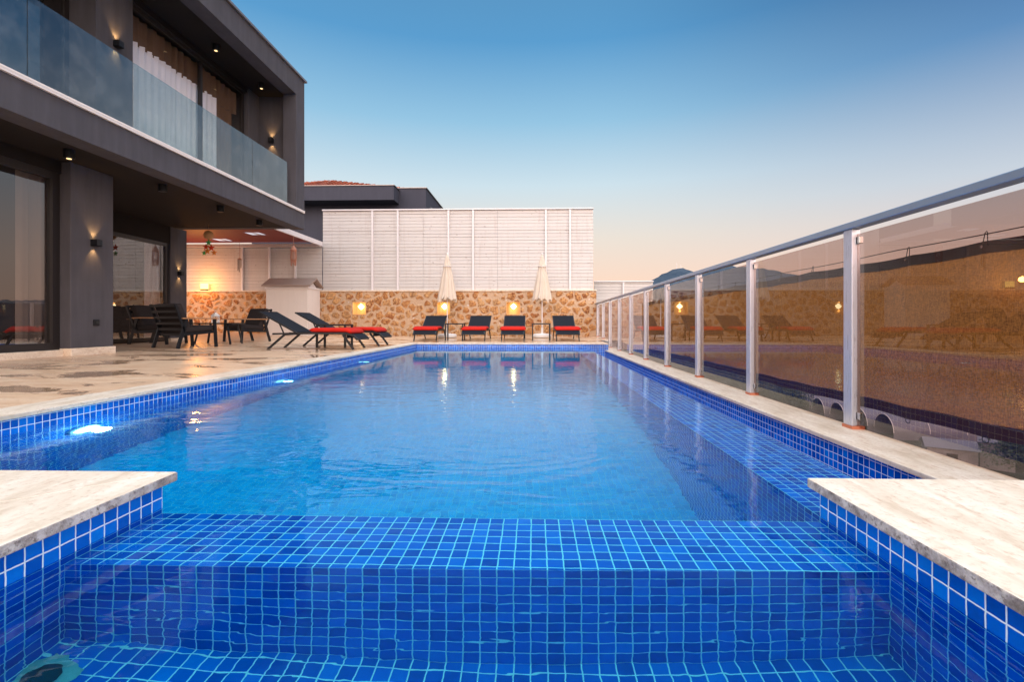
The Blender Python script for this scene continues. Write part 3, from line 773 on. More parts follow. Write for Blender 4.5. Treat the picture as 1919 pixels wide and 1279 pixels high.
def stone_face(x0, x1, z0, z1, y):
    import numpy as np
    from mathutils import noise
    rnd = random.Random(21); cw, ch = 0.34, 0.25
    nx_, nz_ = int((x1-x0)/cw)+3, int((z1-z0)/ch)+3; site = {}
    for i in range(-1, nx_):
        for j in range(-1, nz_):
            site[i, j] = (x0+(i+0.5+(0.5 if j % 2 else 0)+rnd.uniform(-.36, .36))*cw, z0+(j+0.5+rnd.uniform(-.36, .36))*ch, rnd.random(), rnd.random(), rnd.uniform(-0.012, 0.045))
    st = 0.026; NX, NZ = int((x1-x0)/st), int((z1-z0)/st); vs = []; cols = []
    for a in range(NX+1):
        for c in range(NZ+1):
            x = x0+(x1-x0)*a/NX; z = z0+(z1-z0)*c/NZ
            q = noise.noise_vector(Vector((x*4.6, z*4.6, 3.1)))*0.075+noise.noise_vector(Vector((x*12, z*12, 7.7)))*0.034
            X, Z = x+q.x, z+q.y; best = []
            gi, gj = int((X-x0)//cw), int((Z-z0)//ch)
            for i in range(gi-2, gi+2):
                for j in range(gj-1, gj+2):
                    w_ = site.get((i, j))
                    if w_: best.append((math.hypot(X-w_[0], (Z-w_[1])*1.1), w_))
            best.sort(key=lambda e: e[0])
            if len(best) < 2: vs.append((x, y, z)); cols += [0, 0, 0]; continue
            e = (best[1][0]-best[0][0])*0.5-best[0][1][4]; w_ = best[0][1]
            f = max(0, min(1, (e-0.012)/0.045)); f = f*f*(3-2*f)
            g = noise.noise(Vector((x*16, z*16, 1.0)))*0.006+noise.noise(Vector((x*6, z*6, 5.0)))*0.008
            vs.append((x, y-0.004-0.036*f+g, z)); cols += [max(0, min(1, e/0.05)), w_[2], w_[3]]
    fs = []
    def hole(x, z): return any(wx(q0) < x < wx(q1) and nz0 < z < nz1 for q0, q1 in NIC)
    for a in range(NX):
        for c in range(NZ):
            if hole(x0+(a+.5)*(x1-x0)/NX, z0+(c+.5)*(z1-z0)/NZ): continue
            k = a*(NZ+1)+c; fs.append((k, k+NZ+1, k+NZ+2, k+1))
    me = bpy.data.meshes.new('masonry'); me.from_pydata(vs, [], fs); me.materials.append(MAT['rubble_stone'])
    at = me.attributes.new('stone', 'FLOAT_VECTOR', 'POINT'); at.data.foreach_set('vector', cols)
    me.polygons.foreach_set('use_smooth', [True]*len(me.polygons)); me.update()
    o = bpy.data.objects.new('masonry', me); COL.objects.link(o); o.parent = sw; o.matrix_parent_inverse = Matrix.Translation(sw.location).inverted()
stone_face(-14.9, 2.29, -0.05, zt-0.001, YW-0.002)
for a, c in NIC:
    b = MB(); x0_, x1_ = wx(a), wx(c)
    b.box((x0_+0.001, YW-0.034, nz0+0.001), (x0_+0.02, YW+0.277, nz1-0.001)); b.box((x1_-0.02, YW-0.034, nz0+0.001), (x1_-0.001, YW+0.277, nz1-0.001))
    b.box((x0_+0.021, YW-0.034, nz0+0.001), (x1_-0.021, YW+0.277, nz0+0.02)); b.box((x0_+0.021, YW-0.034, nz1-0.02), (x1_-0.021, YW+0.277, nz1-0.001)); b.box((x0_+0.021, YW+0.25, nz0+0.021), (x1_-0.021, YW+0.277, nz1-0.021))
    swp(b, 'niche_lining', 'niche_glow_plaster')
b = MB(); b.box((-15.0, YW-0.05, zt), (2.30, YW+0.45, zt+0.05)); swp(b, 'cap', 'coping_stone', bevel=0.008)
for (a, c), lab in zip(NIC, ('small glowing diamond lamp in the wall niche above the side-on loungers', 'small glowing diamond lamp in the wall niche behind the left parasol',
                             'small glowing diamond lamp in the wall niche between the two middle loungers')):
    px = (a+c)/2
    xx = wx(px)
    l0 = thing('niche_lamp', lab, 'lamp', (xx, YW+0.16, C+0.60), 0, 'lamps in the stone wall niches')
    s = 0.11
    b = MB(); b.add([(0, -0.03, s), (s, -0.03, 0), (0, -0.03, -s), (-s, -0.03, 0), (0, 0.03, s), (s, 0.03, 0), (0, 0.03, -s), (-s, 0.03, 0)],
          [(0, 1, 2, 3), (7, 6, 5, 4), (0, 4, 5, 1), (1, 5, 6, 2), (2, 6, 7, 3), (3, 7, 4, 0)]); b.build('diffuser', 'lamp_niche', l0)
    b = MB(); b.bar((0, 0.032, 0), (0, 0.118, 0), 0.05); b.build('bracket', 'black_metal', l0)
    point(l0, (0.0, -0.02, 0.17), 1.1, (1.0, 0.44, 0.08), 0.04); point(l0, (0.0, -0.02, -0.17), 0.5, (1.0, 0.44, 0.08), 0.04)

def board_fence(name, label, cat, x0, x1, z0, z1, y, posts, joints, thick=0.03, loc=None, pitch=0.125):
    f = thing(name, label, cat, ((x0+x1)/2, y, z0)); inv = Matrix.Translation(f.location).inverted()
    def add(mb, nm, m='fence_white', **k):
        o = mb.build(nm, m, None, **k); o.parent = f; o.matrix_parent_inverse = inv; return o
    ed = [x0]+joints+[x1]
    for i in range(len(ed)-1):
        b = MB(); z = z0; k = 0
        while z < z1-0.03:
            h = min(pitch-random.uniform(0.005, 0.010), z1-z); dy = random.uniform(-0.004, 0.004); tl = random.uniform(-0.003, 0.003)
            xa, xb = ed[i]+0.004, ed[i+1]-0.004
            b.add([(xa, y+dy, z), (xb, y+dy+tl, z+random.uniform(-.002, .002)), (xb, y+dy+tl+0.006, z+h), (xa, y+dy+0.006, z+h),
                   (xa, y+thick, z), (xb, y+thick, z), (xb, y+thick, z+h), (xa, y+thick, z+h)],
                  [(0, 1, 2, 3), (7, 6, 5, 4), (0, 4, 5, 1), (1, 5, 6, 2), (2, 6, 7, 3), (3, 7, 4, 0)])
            z += pitch
        add(b, 'board_panel')
    for p in posts:
        b = MB(); b.box((p-0.035, y-0.085, z0+0.001), (p+0.035, y-0.012, z1-0.02)); add(b, 'post', 'white_metal', bevel=0.006)
    b = MB(); b.box((x0-0.01, y-0.06, z1), (x1+0.01, y+0.06, z1+0.05)); add(b, 'cap_rail', 'white_metal', bevel=0.006)
    b = MB(); b.box((x0, y+0.035, z0), (x1, y+0.06, z1-0.005)); add(b, 'backing', 'concrete_grey')
    return f
yf = YW+0.18
D2 = yf+0.1
posts = [wx(p, 18.35) for p in (699, 747, 842, 888, 1023, 1067.6)]
board_fence('board_fence', 'tall white horizontal board fence standing on the stone wall', 'fence', wx(605, 18.4), wx(1112, 18.1), zt+0.052, C+4.22, yf,
            posts, [wx(794, 18.35), wx(933, 18.3)])
board_fence('board_fence', 'lower white board fence under the pergola above the seating corner', 'fence', -14.5, wx(605, 18.4)-0.03, zt+0.052, C+2.86, yf,
            [wx(p, 18.35) for p in (451, 503, 552.6)], [wx(503, 18.35)+0.2])
board_fence('board_fence', 'short low white board fence right of the stone wall before the hill', 'fence', 2.42, 4.75, -0.5, C+1.62, 19.6, [3.56], [])

# ------------------------------------------------------------------ pergola
pg = thing('pergola', 'white edged pergola with dark red slats beside the villa corner', 'pergola', (-10, 15.8, C+2.88))
inv = Matrix.Translation(pg.location).inverted()
def pgp(mb, name, m, **k):
    o = mb.build(name, m, None, **k); o.parent = pg; o.matrix_parent_inverse = inv; return o
xp1 = -7.95; zp = C+2.90
b = MB(); b.box((xp1-0.06, 13.3, zp-0.02), (xp1, YW+0.1, zp+0.14)); pgp(b, 'edge_beam', 'white_metal')
b = MB(); b.box((-14.5, YW-0.02, zp-0.06), (xp1-0.062, YW+0.08, zp+0.06)); pgp(b, 'wall_beam', 'white_metal')
for k in range(7):
    x = xp1-0.55-k*0.95
    b = MB(); b.box((x-0.04, 13.3, zp+0.137), (x+0.04, YW-0.03, zp+0.24)); pgp(b, 'rafter', 'pergola_wood')
# red boarded ceiling with openings glazed by pale sheets
b = MB(); skl = []
nx, ny = 7, 4
for i in range(nx):
    for j in range(ny):
        xa = xp1-0.07-(i+1)*0.95; xb = xp1-0.07-i*0.95; ya = 13.3+j*1.17; yb2 = ya+1.17
        if (i+2*j) % 4 != 1:
            b.box((xa, ya, zp+0.105), (xb, yb2, zp+0.125))
        else:
            b.box((xa, ya, zp+0.105), (xa+0.2, yb2, zp+0.125)); b.box((xb-0.2, ya, zp+0.105), (xb, yb2, zp+0.125))
            b.box((xa+0.2, ya, zp+0.105), (xb-0.2, ya+0.3, zp+0.125)); b.box((xa+0.2, yb2-0.3, zp+0.105), (xb-0.2, yb2, zp+0.125))
            skl.append(((xa+0.18, ya+0.28, zp+0.127), (xb-0.18, yb2-0.28, zp+0.135)))
pgp(b, 'ceiling_boards', 'pergola_wood')
m, t_, bb = mat('skylight_sheet', (0.85, 0.8, 0.78, 1), 0.5)
tl = t_.new('ShaderNodeBsdfTranslucent'); tl.inputs[0].default_value = (0.9, 0.86, 0.85, 1)
mx = t_.new('ShaderNodeMixShader'); mx.inputs[0].default_value = 0.75; t_.l.new(bb.outputs[0], mx.inputs[1]); t_.l.new(tl.outputs[0], mx.inputs[2]); t_.l.new(mx.outputs[0], t_.n['Material Output'].inputs[0])
for a_, c_ in skl: pgp(MB().box(a_, c_), 'skylight_panel', 'skylight_sheet')

# ------------------------------------------------------------------ white hut (built barbecue) against the wall
ht = thing('barbecue_hut', 'white rendered barbecue block with little pitched roof against the wall', 'barbecue', (-8.7, 17.2, dz(-8.7, 17)))
inv = Matrix.Translation(ht.location).inverted()
def htp(mb, name, m, **k):
    o = mb.build(name, m, None, **k); o.parent = ht; o.matrix_parent_inverse = inv; return o
hx0, hx1, hy0 = -9.48, -7.98, 16.95; hz = C+1.20
b = MB(); b.box((hx0, hy0, 0.05), (hx1, YW-0.055, hz)); htp(b, 'body', 'white_render', bevel=0.01)
b = MB(); b.box((hx0-0.03, hy0-0.03, hz), (hx1+0.03, YW-0.055, hz+0.07)); htp(b, 'cornice', 'white_metal', bevel=0.006)
b = MB(); xA, xB = hx0-0.10, hx1+0.14; yA, yM, yB2 = hy0-0.12, hy0+0.42, hy0+0.96; zA, zM = hz+0.072, hz+0.36
b.add([(xA, yA, zA), (xB, yA, zA), (xB, yM, zM), (xA, yM, zM), (xA, yB2, zA), (xB, yB2, zA),
       (xA, yA, zA+0.05), (xB, yA, zA+0.05), (xB, yM, zM+0.05), (xA, yM, zM+0.05), (xA, yB2, zA+0.05), (xB, yB2, zA+0.05)],
      [(0, 3, 2, 1), (3, 4, 5, 2), (6, 7, 8, 9), (9, 8, 11, 10), (0, 1, 7, 6), (5, 4, 10, 11), (1, 2, 8, 7), (2, 5, 11, 8), (3, 0, 6, 9), (4, 3, 9, 10)])
htp(b, 'roof', 'hut_roof')
b = MB(); b.add([(hx1-0.05, yA+0.14, zA), (hx1-0.05, yB2-0.14, zA), (hx1-0.05, yM, zM-0.06), (hx0+0.05, yA+0.14, zA), (hx0+0.05, yB2-0.14, zA), (hx0+0.05, yM, zM-0.06)],
          [(0, 1, 2), (5, 4, 3), (0, 3, 4, 1), (1, 4, 5, 2), (2, 5, 3, 0)]); htp(b, 'gable', 'white_metal')

# glowing table lamp on the stone wall
lx = wx(371, 18.05)
tl0 = thing('wall_top_lamp', 'small glowing amber glass lamp standing on the stone wall top', 'lamp', (lx, YW+0.03, zt+0.05))
b = MB(); b.cbox((0, 0, 0.03), (0.26, 0.10, 0.06)); b.build('base', 'black_metal', tl0, bevel=0.005)
b = MB(); b.cbox((0, 0, 0.165), (0.26, 0.09, 0.21)); b.build('shade', 'lamp_shade_lit', tl0, bevel=0.01)
point(tl0, (0.05, -0.50, 0.30), 60, (1.0, 0.34, 0.06), 0.10)

# ------------------------------------------------------------------ glass fence on the right
gf = thing('glass_fence', 'long bronze glass fence with aluminium posts and grey handrail along the pool', 'fence', (2.29, 9, CZ))
inv = Matrix.Translation(gf.location).inverted()
def gfp(mb, name, m, parent=None, **k):
    o = mb.build(name, m, None, **k)
    if parent: o.parent = parent
    else: o.parent = gf; o.matrix_parent_inverse = inv
    return o
py = []
us = [579, 397, 301.5, 244, 205, 177.5, 156.5, 139.5, 127, 117, 109]
for u in us:
    dd = FPX*2.26/u; py.append(dY(dd, 2.26))     # far edge of each post
py = [py[0]-1.66]+py
RZ = C+0.717
def base_z(y): return CZ if y < 15.1 else dz(2.3, y)
for i, yv in enumerate(py):
    z0 = base_z(yv); pd = 0.095
    b = MB(); b.box((2.262, yv-pd, z0+0.0225), (2.292, yv, RZ-0.05)); b.box((2.293, yv-pd+0.012, z0+0.0225), (2.330, yv-0.012, RZ-0.05))
    p = gfp(b, 'post', 'aluminium', bevel=0.003)
    b = MB(); b.box((2.258, yv-pd-0.010, z0), (2.345, yv+0.010, z0+0.022)); gfp(b, 'base_plate', 'copper_mastic', p)
    for zz in (z0+0.07, RZ-0.155):
        b = MB(); b.box((2.296, yv-pd-0.028, zz), (2.326, yv-pd+0.010, zz+0.05)); gfp(b, 'clamp', 'steel', p, bevel=0.003)
b = MB(); b.box((2.245, py[0]-0.3, RZ-0.048), (2.335, py[-1]+0.01, RZ)); gfp(b, 'handrail', 'rail_grey', bevel=0.006)
for i in range(len(py)-1):
    ya, yb3 = py[i]+0.006, py[i+1]-0.105
    zb = base_z(py[i+1]) if py[i] > 15 or py[i+1] > 15.1 else CZ
    if py[i+1] > 15.1: zb = dz(2.3, py[i+1])
    b = MB(); b.box((2.306, ya-0.02, zb+0.012), (2.314, yb3+0.02, RZ-0.085)); gfp(b, 'glass_panel', 'bronze_glass')

# ------------------------------------------------------------------ shade net hung on a wire outside the glass
sn = thing('shade_net', 'brown shade net hooked to a wire outside the glass fence', 'screen', (2.75, 6, C))
inv = Matrix.Translation(sn.location).inverted()
def snp(mb, name, m, parent=None, **k):
    o = mb.build(name, m, None, **k)
    if parent: o.parent = parent
    else: o.parent = sn; o.matrix_parent_inverse = inv
    return o
XT = 2.78; Y0, Y1 = 0.6, 12.6
def ztop(y):
    k = (y-Y0)/0.62; f = k-math.floor(k)
    return C+0.505-0.010*math.sin(math.pi*f)+0.004*math.sin(y*1.3)
def zbot(y):
    k = (y-Y0)/0.62; f = k-math.floor(k)
    return C-0.715+0.012*math.sin(math.pi*f)+0.01*math.sin(y*0.9)
def net(fz0, fz1, off, nz):
    n = 260; vs = []; fs = []
    for i in range(n+1):
        y = Y0+(Y1-Y0)*i/n; za, zb = fz0(y), fz1(y)
        for j in range(nz+1):
            z = za+(zb-za)*j/nz
            x = XT+off+0.018*math.sin(y*3.1+z*2)+0.010*math.sin(y*7.7+z*3.3)*(1-abs((z-C)/0.8))
            vs.append((x, y, z))
    for i in range(n):
        for j in range(nz): a = i*(nz+1)+j; fs.append((a, a+nz+1, a+nz+2, a+1))
    m_ = MB(); m_.add(vs, fs); return m_
snp(net(lambda y: zbot(y)+0.085, lambda y: ztop(y)-0.075, 0, 14), 'netting', 'shade_net', smooth=True)
h = snp(net(lambda y: ztop(y)-0.078, ztop, 0.001, 2), 'hem', 'hem_dark', smooth=True)
snp(net(zbot, lambda y: zbot(y)+0.09, 0.001, 2), 'hem', 'hem_brown', smooth=True)
b = MB(); b.tube([(XT, Y0+(Y1-Y0)*i/60, C+0.555-0.010*math.sin(math.pi*((i/60*7.4) % 1))) for i in range(61)], 0.0035, 6); snp(b, 'wire', 'black_metal')
k = 0
while Y0+0.62*k <= Y1:
    y = Y0+0.62*k; zt_ = ztop(y)
    b = MB(); b.tube([(XT-0.012, y-0.018, zt_-0.03), (XT-0.004, y-0.008, C+0.552), (XT, y, C+0.562), (XT-0.004, y+0.008, C+0.552), (XT-0.012, y+0.018, zt_-0.03)], 0.0028, 5); snp(b, 'hook', 'black_metal')
    b = MB(); b.lathe([(0.009, -0.003), (0.009, 0.003)], (0, 0, 0), 10)
    o = b.build('grommet', 'steel', sn); o.location = (XT-0.03-sn.location.x, y-sn.location.y, zt_-0.035-sn.location.z); o.rotation_euler = (0, R(90), 0)
    if k % 1 == 0:
        zb_ = zbot(y)
        b = MB(); b.tube([(XT-0.01, y+0.022*math.cos(a), zb_-0.008+0.022*math.sin(a)) for a in [R(q) for q in range(0, 361, 30)]], 0.0028, 5, cap=False); snp(b, 'ring', 'black_metal')
    k += 1

# ------------------------------------------------------------------ loungers
def make_lounger(label, group):
    t0 = thing('sun_lounger', label, 'sun lounger', (0, 0, 0), 0, group)
    W = 0.34
    # side profile: foot end at x=0, head at x=1.95
    prof = [(0.02, 0.20), (0.10, 0.29), (0.22, 0.335), (1.17, 0.335)]
    hinge = (1.17, 0.335); top = (1.86, 0.775)
    f = MB()
    for s in (-1, 1):
        for a, c in zip(prof, prof[1:]): f.bar((a[0], s*W, a[1]), (c[0]+0.01, s*W, c[1]), 0.03, 0.04)
        f.bar((hinge[0], s*W, 0.335), (1.62, s*W, 0.325), 0.03, 0.035)
    for x, z in ((0.03, 0.21), (0.22, 0.325), (1.17, 0.322), (1.62, 0.318)): f.bar((x, -W, z), (x, W, z), 0.03, 0.03)
    f.build('frame', 'black_metal', t0)
    for s in (-1, 1):
        b = MB(); b.bar((0.30, s*W, 0.31), (0.10, s*W, 0.0), 0.028, 0.04); b.build('leg', 'black_metal', t0)
        b = MB(); b.bar((1.40, s*W, 0.31), (1.72, s*W, 0.0), 0.028, 0.04); b.build('leg', 'black_metal', t0)
    b = MB()
    def sling(p, q, th=0.012, w=W-0.012):
        b.add([(p[0], -w, p[1]), (q[0], -w, q[1]), (q[0], w, q[1]), (p[0], w, p[1]), (p[0], -w, p[1]-th), (q[0], -w, q[1]-th), (q[0], w, q[1]-th), (p[0], w, p[1]-th)],
              [(0, 1, 2, 3), (7, 6, 5, 4), (0, 4, 5, 1), (1, 5, 6, 2), (2, 6, 7, 3), (3, 7, 4, 0)])
    for a, c in zip(prof, prof[1:]): sling((a[0], a[1]+0.018), (c[0], c[1]+0.018))
    b.build('seat', 'sling_black', t0)
    b = MB(); sling((1.17, 0.365), (1.86, 0.795), 0.014, W-0.004)
    bk = b.build('backrest', 'sling_black', t0)
    b = MB()
    for s in (-1, 1): b.bar((1.17, s*W, 0.345), (1.88, s*W, 0.785), 0.03, 0.032)
    b.bar((1.88, -W-0.015, 0.785), (1.88, W+0.015, 0.785), 0.03, 0.032); b.build('back_frame', 'black_metal', bk)
    b = MB()
    for s in (-1, 1): b.bar((1.52, s*(W-0.04), 0.55), (1.42, s*(W-0.04), 0.30), 0.018, 0.022)
    b.bar((1.42, -W, 0.30), (1.42, W, 0.30), 0.02, 0.02); b.build('prop', 'black_metal', t0)
    b = MB(); b.bar((0.225, -W, 0.275), (0.225, W, 0.275), 0.012, 0.09); b.build('apron', 'sling_black', t0)
    # red cushion, soft block with rounded edges and quilting
    nx, ny = 26, 14; L0, L1, CW = 0.12, 0.92, W+0.055; vs = []; fs = []
    def cz(u, v_):
        e = min(1, min(u, 1-u)/0.07)*1.0; g = min(1, min(v_, 1-v_)/0.09)
        return math.sqrt(max(0, 1-(1-e)**2))*math.sqrt(max(0, 1-(1-g)**2))
    for side in (1, -1):
        for i in range(nx+1):
            for j in range(ny+1):
                u, v_ = i/nx, j/ny; h_ = cz(u, v_); x = L0+(L1-L0)*u; y = -CW+2*CW*v_
                zc_ = 0.405+0.004*math.sin(u*19)*math.sin(v_*14)
                if x < 0.24: zc_ -= (0.24-x)*0.45
                vs.append((x, y, zc_+side*h_*0.043))
    off = (nx+1)*(ny+1)
    for i in range(nx):
        for j in range(ny):
            a = i*(ny+1)+j; fs.append((a, a+ny+1, a+ny+2, a+1)); fs.append((off+a, off+a+1, off+a+ny+2, off+a+ny+1))
    b = MB(); b.add(vs, fs); b.build('cushion', 'red_cushion', t0, smooth=True)
    return t0
GR = 'black sun loungers with red cushions'
L = make_lounger('black sun lounger with red cushion by the far pool edge, leftmost of the four', GR)
yl = dY(14.55, 0)
L.location = (-3.30, yl, dz(-3.3, yl+1)-0.02); L.rotation_euler = (0, 0, R(90))
for xx, lab, r in ((-1.83, 'black sun lounger with red cushion, second from left in the far row of four', 88.6), (-0.64, 'black sun lounger with red cushion in the far row below the right lit niche', 90),
                (1.02, 'black sun lounger with red cushion nearest the glass fence, rightmost of the far row', 91.5)):
    copy_thing(L, lab, (xx, yl, dz(xx, yl+1)-0.02), R(r))
lA = copy_thing(L, 'side-on black sun lounger nearer the camera, left of the pool', (-3.64, 10.36, 0.015), R(180))
lB = copy_thing(L, 'side-on black sun lounger farther from the camera, behind the terrace side table', (-3.52, 11.68, 0.02), R(180))
for o in (lA, lB): o.scale = (1.12, 1, 1)

def make_table(label, w=0.56, d=0.45, h=0.535):
    t0 = thing('side_table', label, 'table', (0, 0, 0), 0, 'black metal side tables between loungers')
    b = MB(); b.cbox((0, 0, h-0.012), (w-0.07, d-0.07, 0.012)); b.build('table_top', 'sling_black', t0)
    b = MB()
    for s in (-1, 1): b.bar((-w/2, s*(d/2-0.018), h-0.018), (w/2, s*(d/2-0.018), h-0.018), 0.036, 0.036); b.bar((s*(w/2-0.018), -d/2+0.036, h-0.018), (s*(w/2-0.018), d/2-0.036, h-0.018), 0.036, 0.036)
    b.build('top_frame', 'black_metal', t0)
    for s in (-1, 1):
        for r in (-1, 1): b = MB(); b.box((s*(w/2)-s*0.036, r*(d/2)-r*0.036, 0), (s*w/2, r*d/2, h-0.037)); b.build('leg', 'black_metal', t0)
    return t0
T = make_table('black side table beside the left parasol in the far row')
T.location = (-2.43, dY(14.95, 0), dz(-2.4, 15))
copy_thing(T, 'black side table in front of the right parasol in the far row', (0.22, dY(14.95, 0), dz(0, 15)))
o = copy_thing(T, 'black side table between the two side-on loungers on the terrace', (-4.56, 11.02, 0.005)); o.scale = (1.22, 1, 1)

# ------------------------------------------------------------------ parasols
def make_parasol(label, seed):
    rnd = random.Random(seed)
    t0 = thing('parasol', label, 'parasol', (0, 0, 0), 0, 'closed cream parasols')
    b = MB(); b.lathe([(0.30, 0.0), (0.33, 0.03), (0.33, 0.10), (0.28, 0.13), (0.06, 0.15), (0.05, 0.16)], n=28); bs = b.build('base', 'white_plastic', t0)
    b = MB(); b.tube([(0, 0, 0.14), (0, 0, 0.34)], 0.032, 12); b.build('socket', 'white_plastic', bs)
    b = MB(); b.tube([(0, 0, 0.15), (0, 0, 2.80)], 0.019, 12); b.build('pole', 'white_metal', t0)
    n = 96; prof = [(0.335, 1.30), (0.34, 1.33), (0.31, 1.48), (0.262, 1.75), (0.215, 2.02), (0.17, 2.25), (0.132, 2.42), (0.150, 2.47), (0.118, 2.52), (0.088, 2.65), (0.055, 2.80), (0.022, 2.86)]
    vs = []; fs = []
    ph = [rnd.uniform(-0.25, 0.25) for _ in range(8)]
    for i, (r, z) in enumerate(prof):
        for k in range(n):
            a = 2*math.pi*k/n; seg = a/(2*math.pi)*8; fi = seg-math.floor(seg)
            fold = (0.72+0.28*abs(math.sin(math.pi*(fi+0.12*math.sin(z*3+ph[int(seg) % 8])))))*(1+0.06*math.sin(a*24+z*4)*(r/0.34))
            sc = 0.35 if i < 2 else 0
            zz = z+(0.05*math.sin(math.pi*fi*2+ph[int(seg) % 8]*4)+0.04*math.sin(a*2+seed) if i == 0 else 0)
            vs.append((r*fold*math.cos(a+0.25*(z-4.1)), r*fold*math.sin(a+0.25*(z-4.1)), zz))
    for i in range(len(prof)-1):
        for k in range(n): fs.append((i*n+k, i*n+(k+1) % n, (i+1)*n+(k+1) % n, (i+1)*n+k))
    fs.append(tuple(range((len(prof)-1)*n, len(prof)*n)))
    b = MB(); b.add(vs, fs); b.add([], []); b.build('canopy', 'parasol_cloth', t0, smooth=True)
    b = MB(); b.lathe([(0.142, 2.44), (0.150, 2.445), (0.150, 2.465), (0.142, 2.47)], n=28); b.build('tie_strap', 'white_render', t0)
    b = MB(); b.lathe([(0.022, 2.86), (0.028, 2.88), (0.012, 2.93), (0.004, 2.95)], n=12); b.build('finial', 'white_plastic', t0, smooth=True)
    return t0
P = make_parasol('closed cream parasol on a white base, left one near the lit niche', 3)
P.location = (-2.99, dY(16.8, -3), dz(-3, 16.8))
P2 = make_parasol('closed cream parasol on a white base, right one by the middle of the stone wall', 11)
P2.location = (0.28, dY(16.8, 0), dz(0, 16.8))

# ------------------------------------------------------------------ lounge chairs, coffee table, lantern
def make_chair(label, group):
    t0 = thing('armchair', label, 'armchair', (0, 0, 0), 0, group); W = 0.36
    for s in (-1, 1):
        b = MB(); b.bar((0.36, s*W, 0.0), (0.32, s*W, 0.60), 0.035, 0.06); b.build('leg', 'black_metal', t0)
        b = MB(); b.bar((-0.48, s*W, 0.0), (-0.30, s*W, 0.60), 0.035, 0.06); b.build('leg', 'black_metal', t0)
        b = MB(); b.add([(-0.40, s*W-0.035, 0.60), (0.40, s*W-0.035, 0.60), (0.40, s*W+0.035, 0.60), (-0.40, s*W+0.035, 0.60),
                         (-0.40, s*W-0.035, 0.628), (0.40, s*W-0.035, 0.628), (0.40, s*W+0.035, 0.628), (-0.40, s*W+0.035, 0.628)],
                        [(0, 3, 2, 1), (4, 5, 6, 7), (0, 1, 5, 4), (1, 2, 6, 5), (2, 3, 7, 6), (3, 0, 4, 7)]); b.build('armrest', 'arm_wood', t0, bevel=0.005)
    b = MB(); b.bar((0.34, -W, 0.33), (0.34, W, 0.33), 0.03, 0.05); b.bar((-0.36, -W, 0.28), (-0.36, W, 0.28), 0.03, 0.05)
    for s in (-1, 1): b.bar((0.34, s*W, 0.33), (-0.38, s*W, 0.28), 0.03, 0.05)
    b.build('seat_frame', 'black_metal', t0)
    b = MB(); b.add([(-0.34, -0.33, 0.31), (0.36, -0.33, 0.36), (0.36, 0.33, 0.36), (-0.34, 0.33, 0.31), (-0.34, -0.33, 0.43), (0.36, -0.33, 0.48), (0.36, 0.33, 0.48), (-0.34, 0.33, 0.43)],
                    [(0, 3, 2, 1), (4, 5, 6, 7), (0, 1, 5, 4), (1, 2, 6, 5), (2, 3, 7, 6), (3, 0, 4, 7)]); b.build('seat_cushion', 'cushion_charcoal', t0, bevel=0.03)
    b = MB(); b.add([(-0.30, -0.33, 0.40), (-0.16, -0.33, 0.42), (-0.16, 0.33, 0.42), (-0.30, 0.33, 0.40), (-0.50, -0.33, 0.90), (-0.37, -0.33, 0.92), (-0.37, 0.33, 0.92), (-0.50, 0.33, 0.90)],
                    [(0, 3, 2, 1), (4, 5, 6, 7), (0, 1, 5, 4), (1, 2, 6, 5), (2, 3, 7, 6), (3, 0, 4, 7)]); bc = b.build('back_cushion', 'cushion_charcoal', t0, bevel=0.03)
    b = MB()
    for s in (-1, 1): b.bar((-0.33, s*W, 0.30), (-0.53, s*W, 0.90), 0.035, 0.04)
    for q in range(5):
        f = 0.15+q*0.2; b.bar((-0.345-0.2*f, -W, 0.30+0.6*f), (-0.345-0.2*f, W, 0.30+0.6*f), 0.02, 0.05)
    b.build('back_frame', 'black_metal', t0)
    return t0
CH = make_chair('black garden armchair with wooden arms, nearer one seen from behind', 'black armchairs round the coffee table')
CH.location = (-7.36, 10.15, dz(-7.4, 10)); CH.rotation_euler = (0, 0, R(72))
copy_thing(CH, 'black garden armchair with wooden arms, farther one by the stone wall', (-7.90, 13.1, dz(-7.8, 13)), R(246))
copy_thing(CH, 'black garden armchair in the dark recess beside the villa window', (-8.85, 11.3, dz(-8.8, 11.3)), R(5))
ct = thing('coffee_table', 'low black coffee table between the two armchairs', 'table', (-7.75, 11.75, dz(-7.7, 11.7)), 0)
b = MB(); b.cbox((0, 0, 0.50), (1.0, 0.55, 0.035)); b.build('table_top', 'black_metal', ct, bevel=0.004)
for s in (-1, 1):
    b = MB(); b.bar((s*0.34, -0.2, 0.483), (s*0.44, -0.24, 0.0), 0.035); b.build('leg', 'black_metal', ct)
    b = MB(); b.bar((s*0.34, 0.2, 0.483), (s*0.44, 0.24, 0.0), 0.035); b.build('leg', 'black_metal', ct)
ln = thing('lantern', 'small white house shaped lantern on the coffee table', 'lantern', (-7.80, 11.70, dz(-7.7, 11.7)+0.52), R(20))
b = MB(); b.cbox((0, 0, 0.012), (0.15, 0.15, 0.024)); b.cbox((0, 0, 0.16), (0.15, 0.15, 0.016))
for sx_ in (-1, 1):
    for sy_ in (-1, 1): b.cbox((sx_*0.064, sy_*0.064, 0.088), (0.016, 0.016, 0.128))
for s in (-1, 1): b.cbox((0, s*0.066, 0.088), (0.012, 0.008, 0.128)); b.cbox((s*0.066, 0, 0.088), (0.008, 0.012, 0.128)); b.cbox((0, s*0.066, 0.09), (0.112, 0.008, 0.012))
b.build('cage', 'white_plastic', ln)
b = MB(); b.lathe([(0.112, 0.168), (0.03, 0.235), (0.02, 0.25), (0.004, 0.255)], n=4); b.build('roof', 'white_plastic', ln)
b = MB(); b.tube([(0.02*math.cos(R(a)), 0, 0.27+0.02*math.sin(R(a))) for a in range(0, 361, 40)], 0.003, 6, cap=False); b.build('ring', 'white_metal', ln)
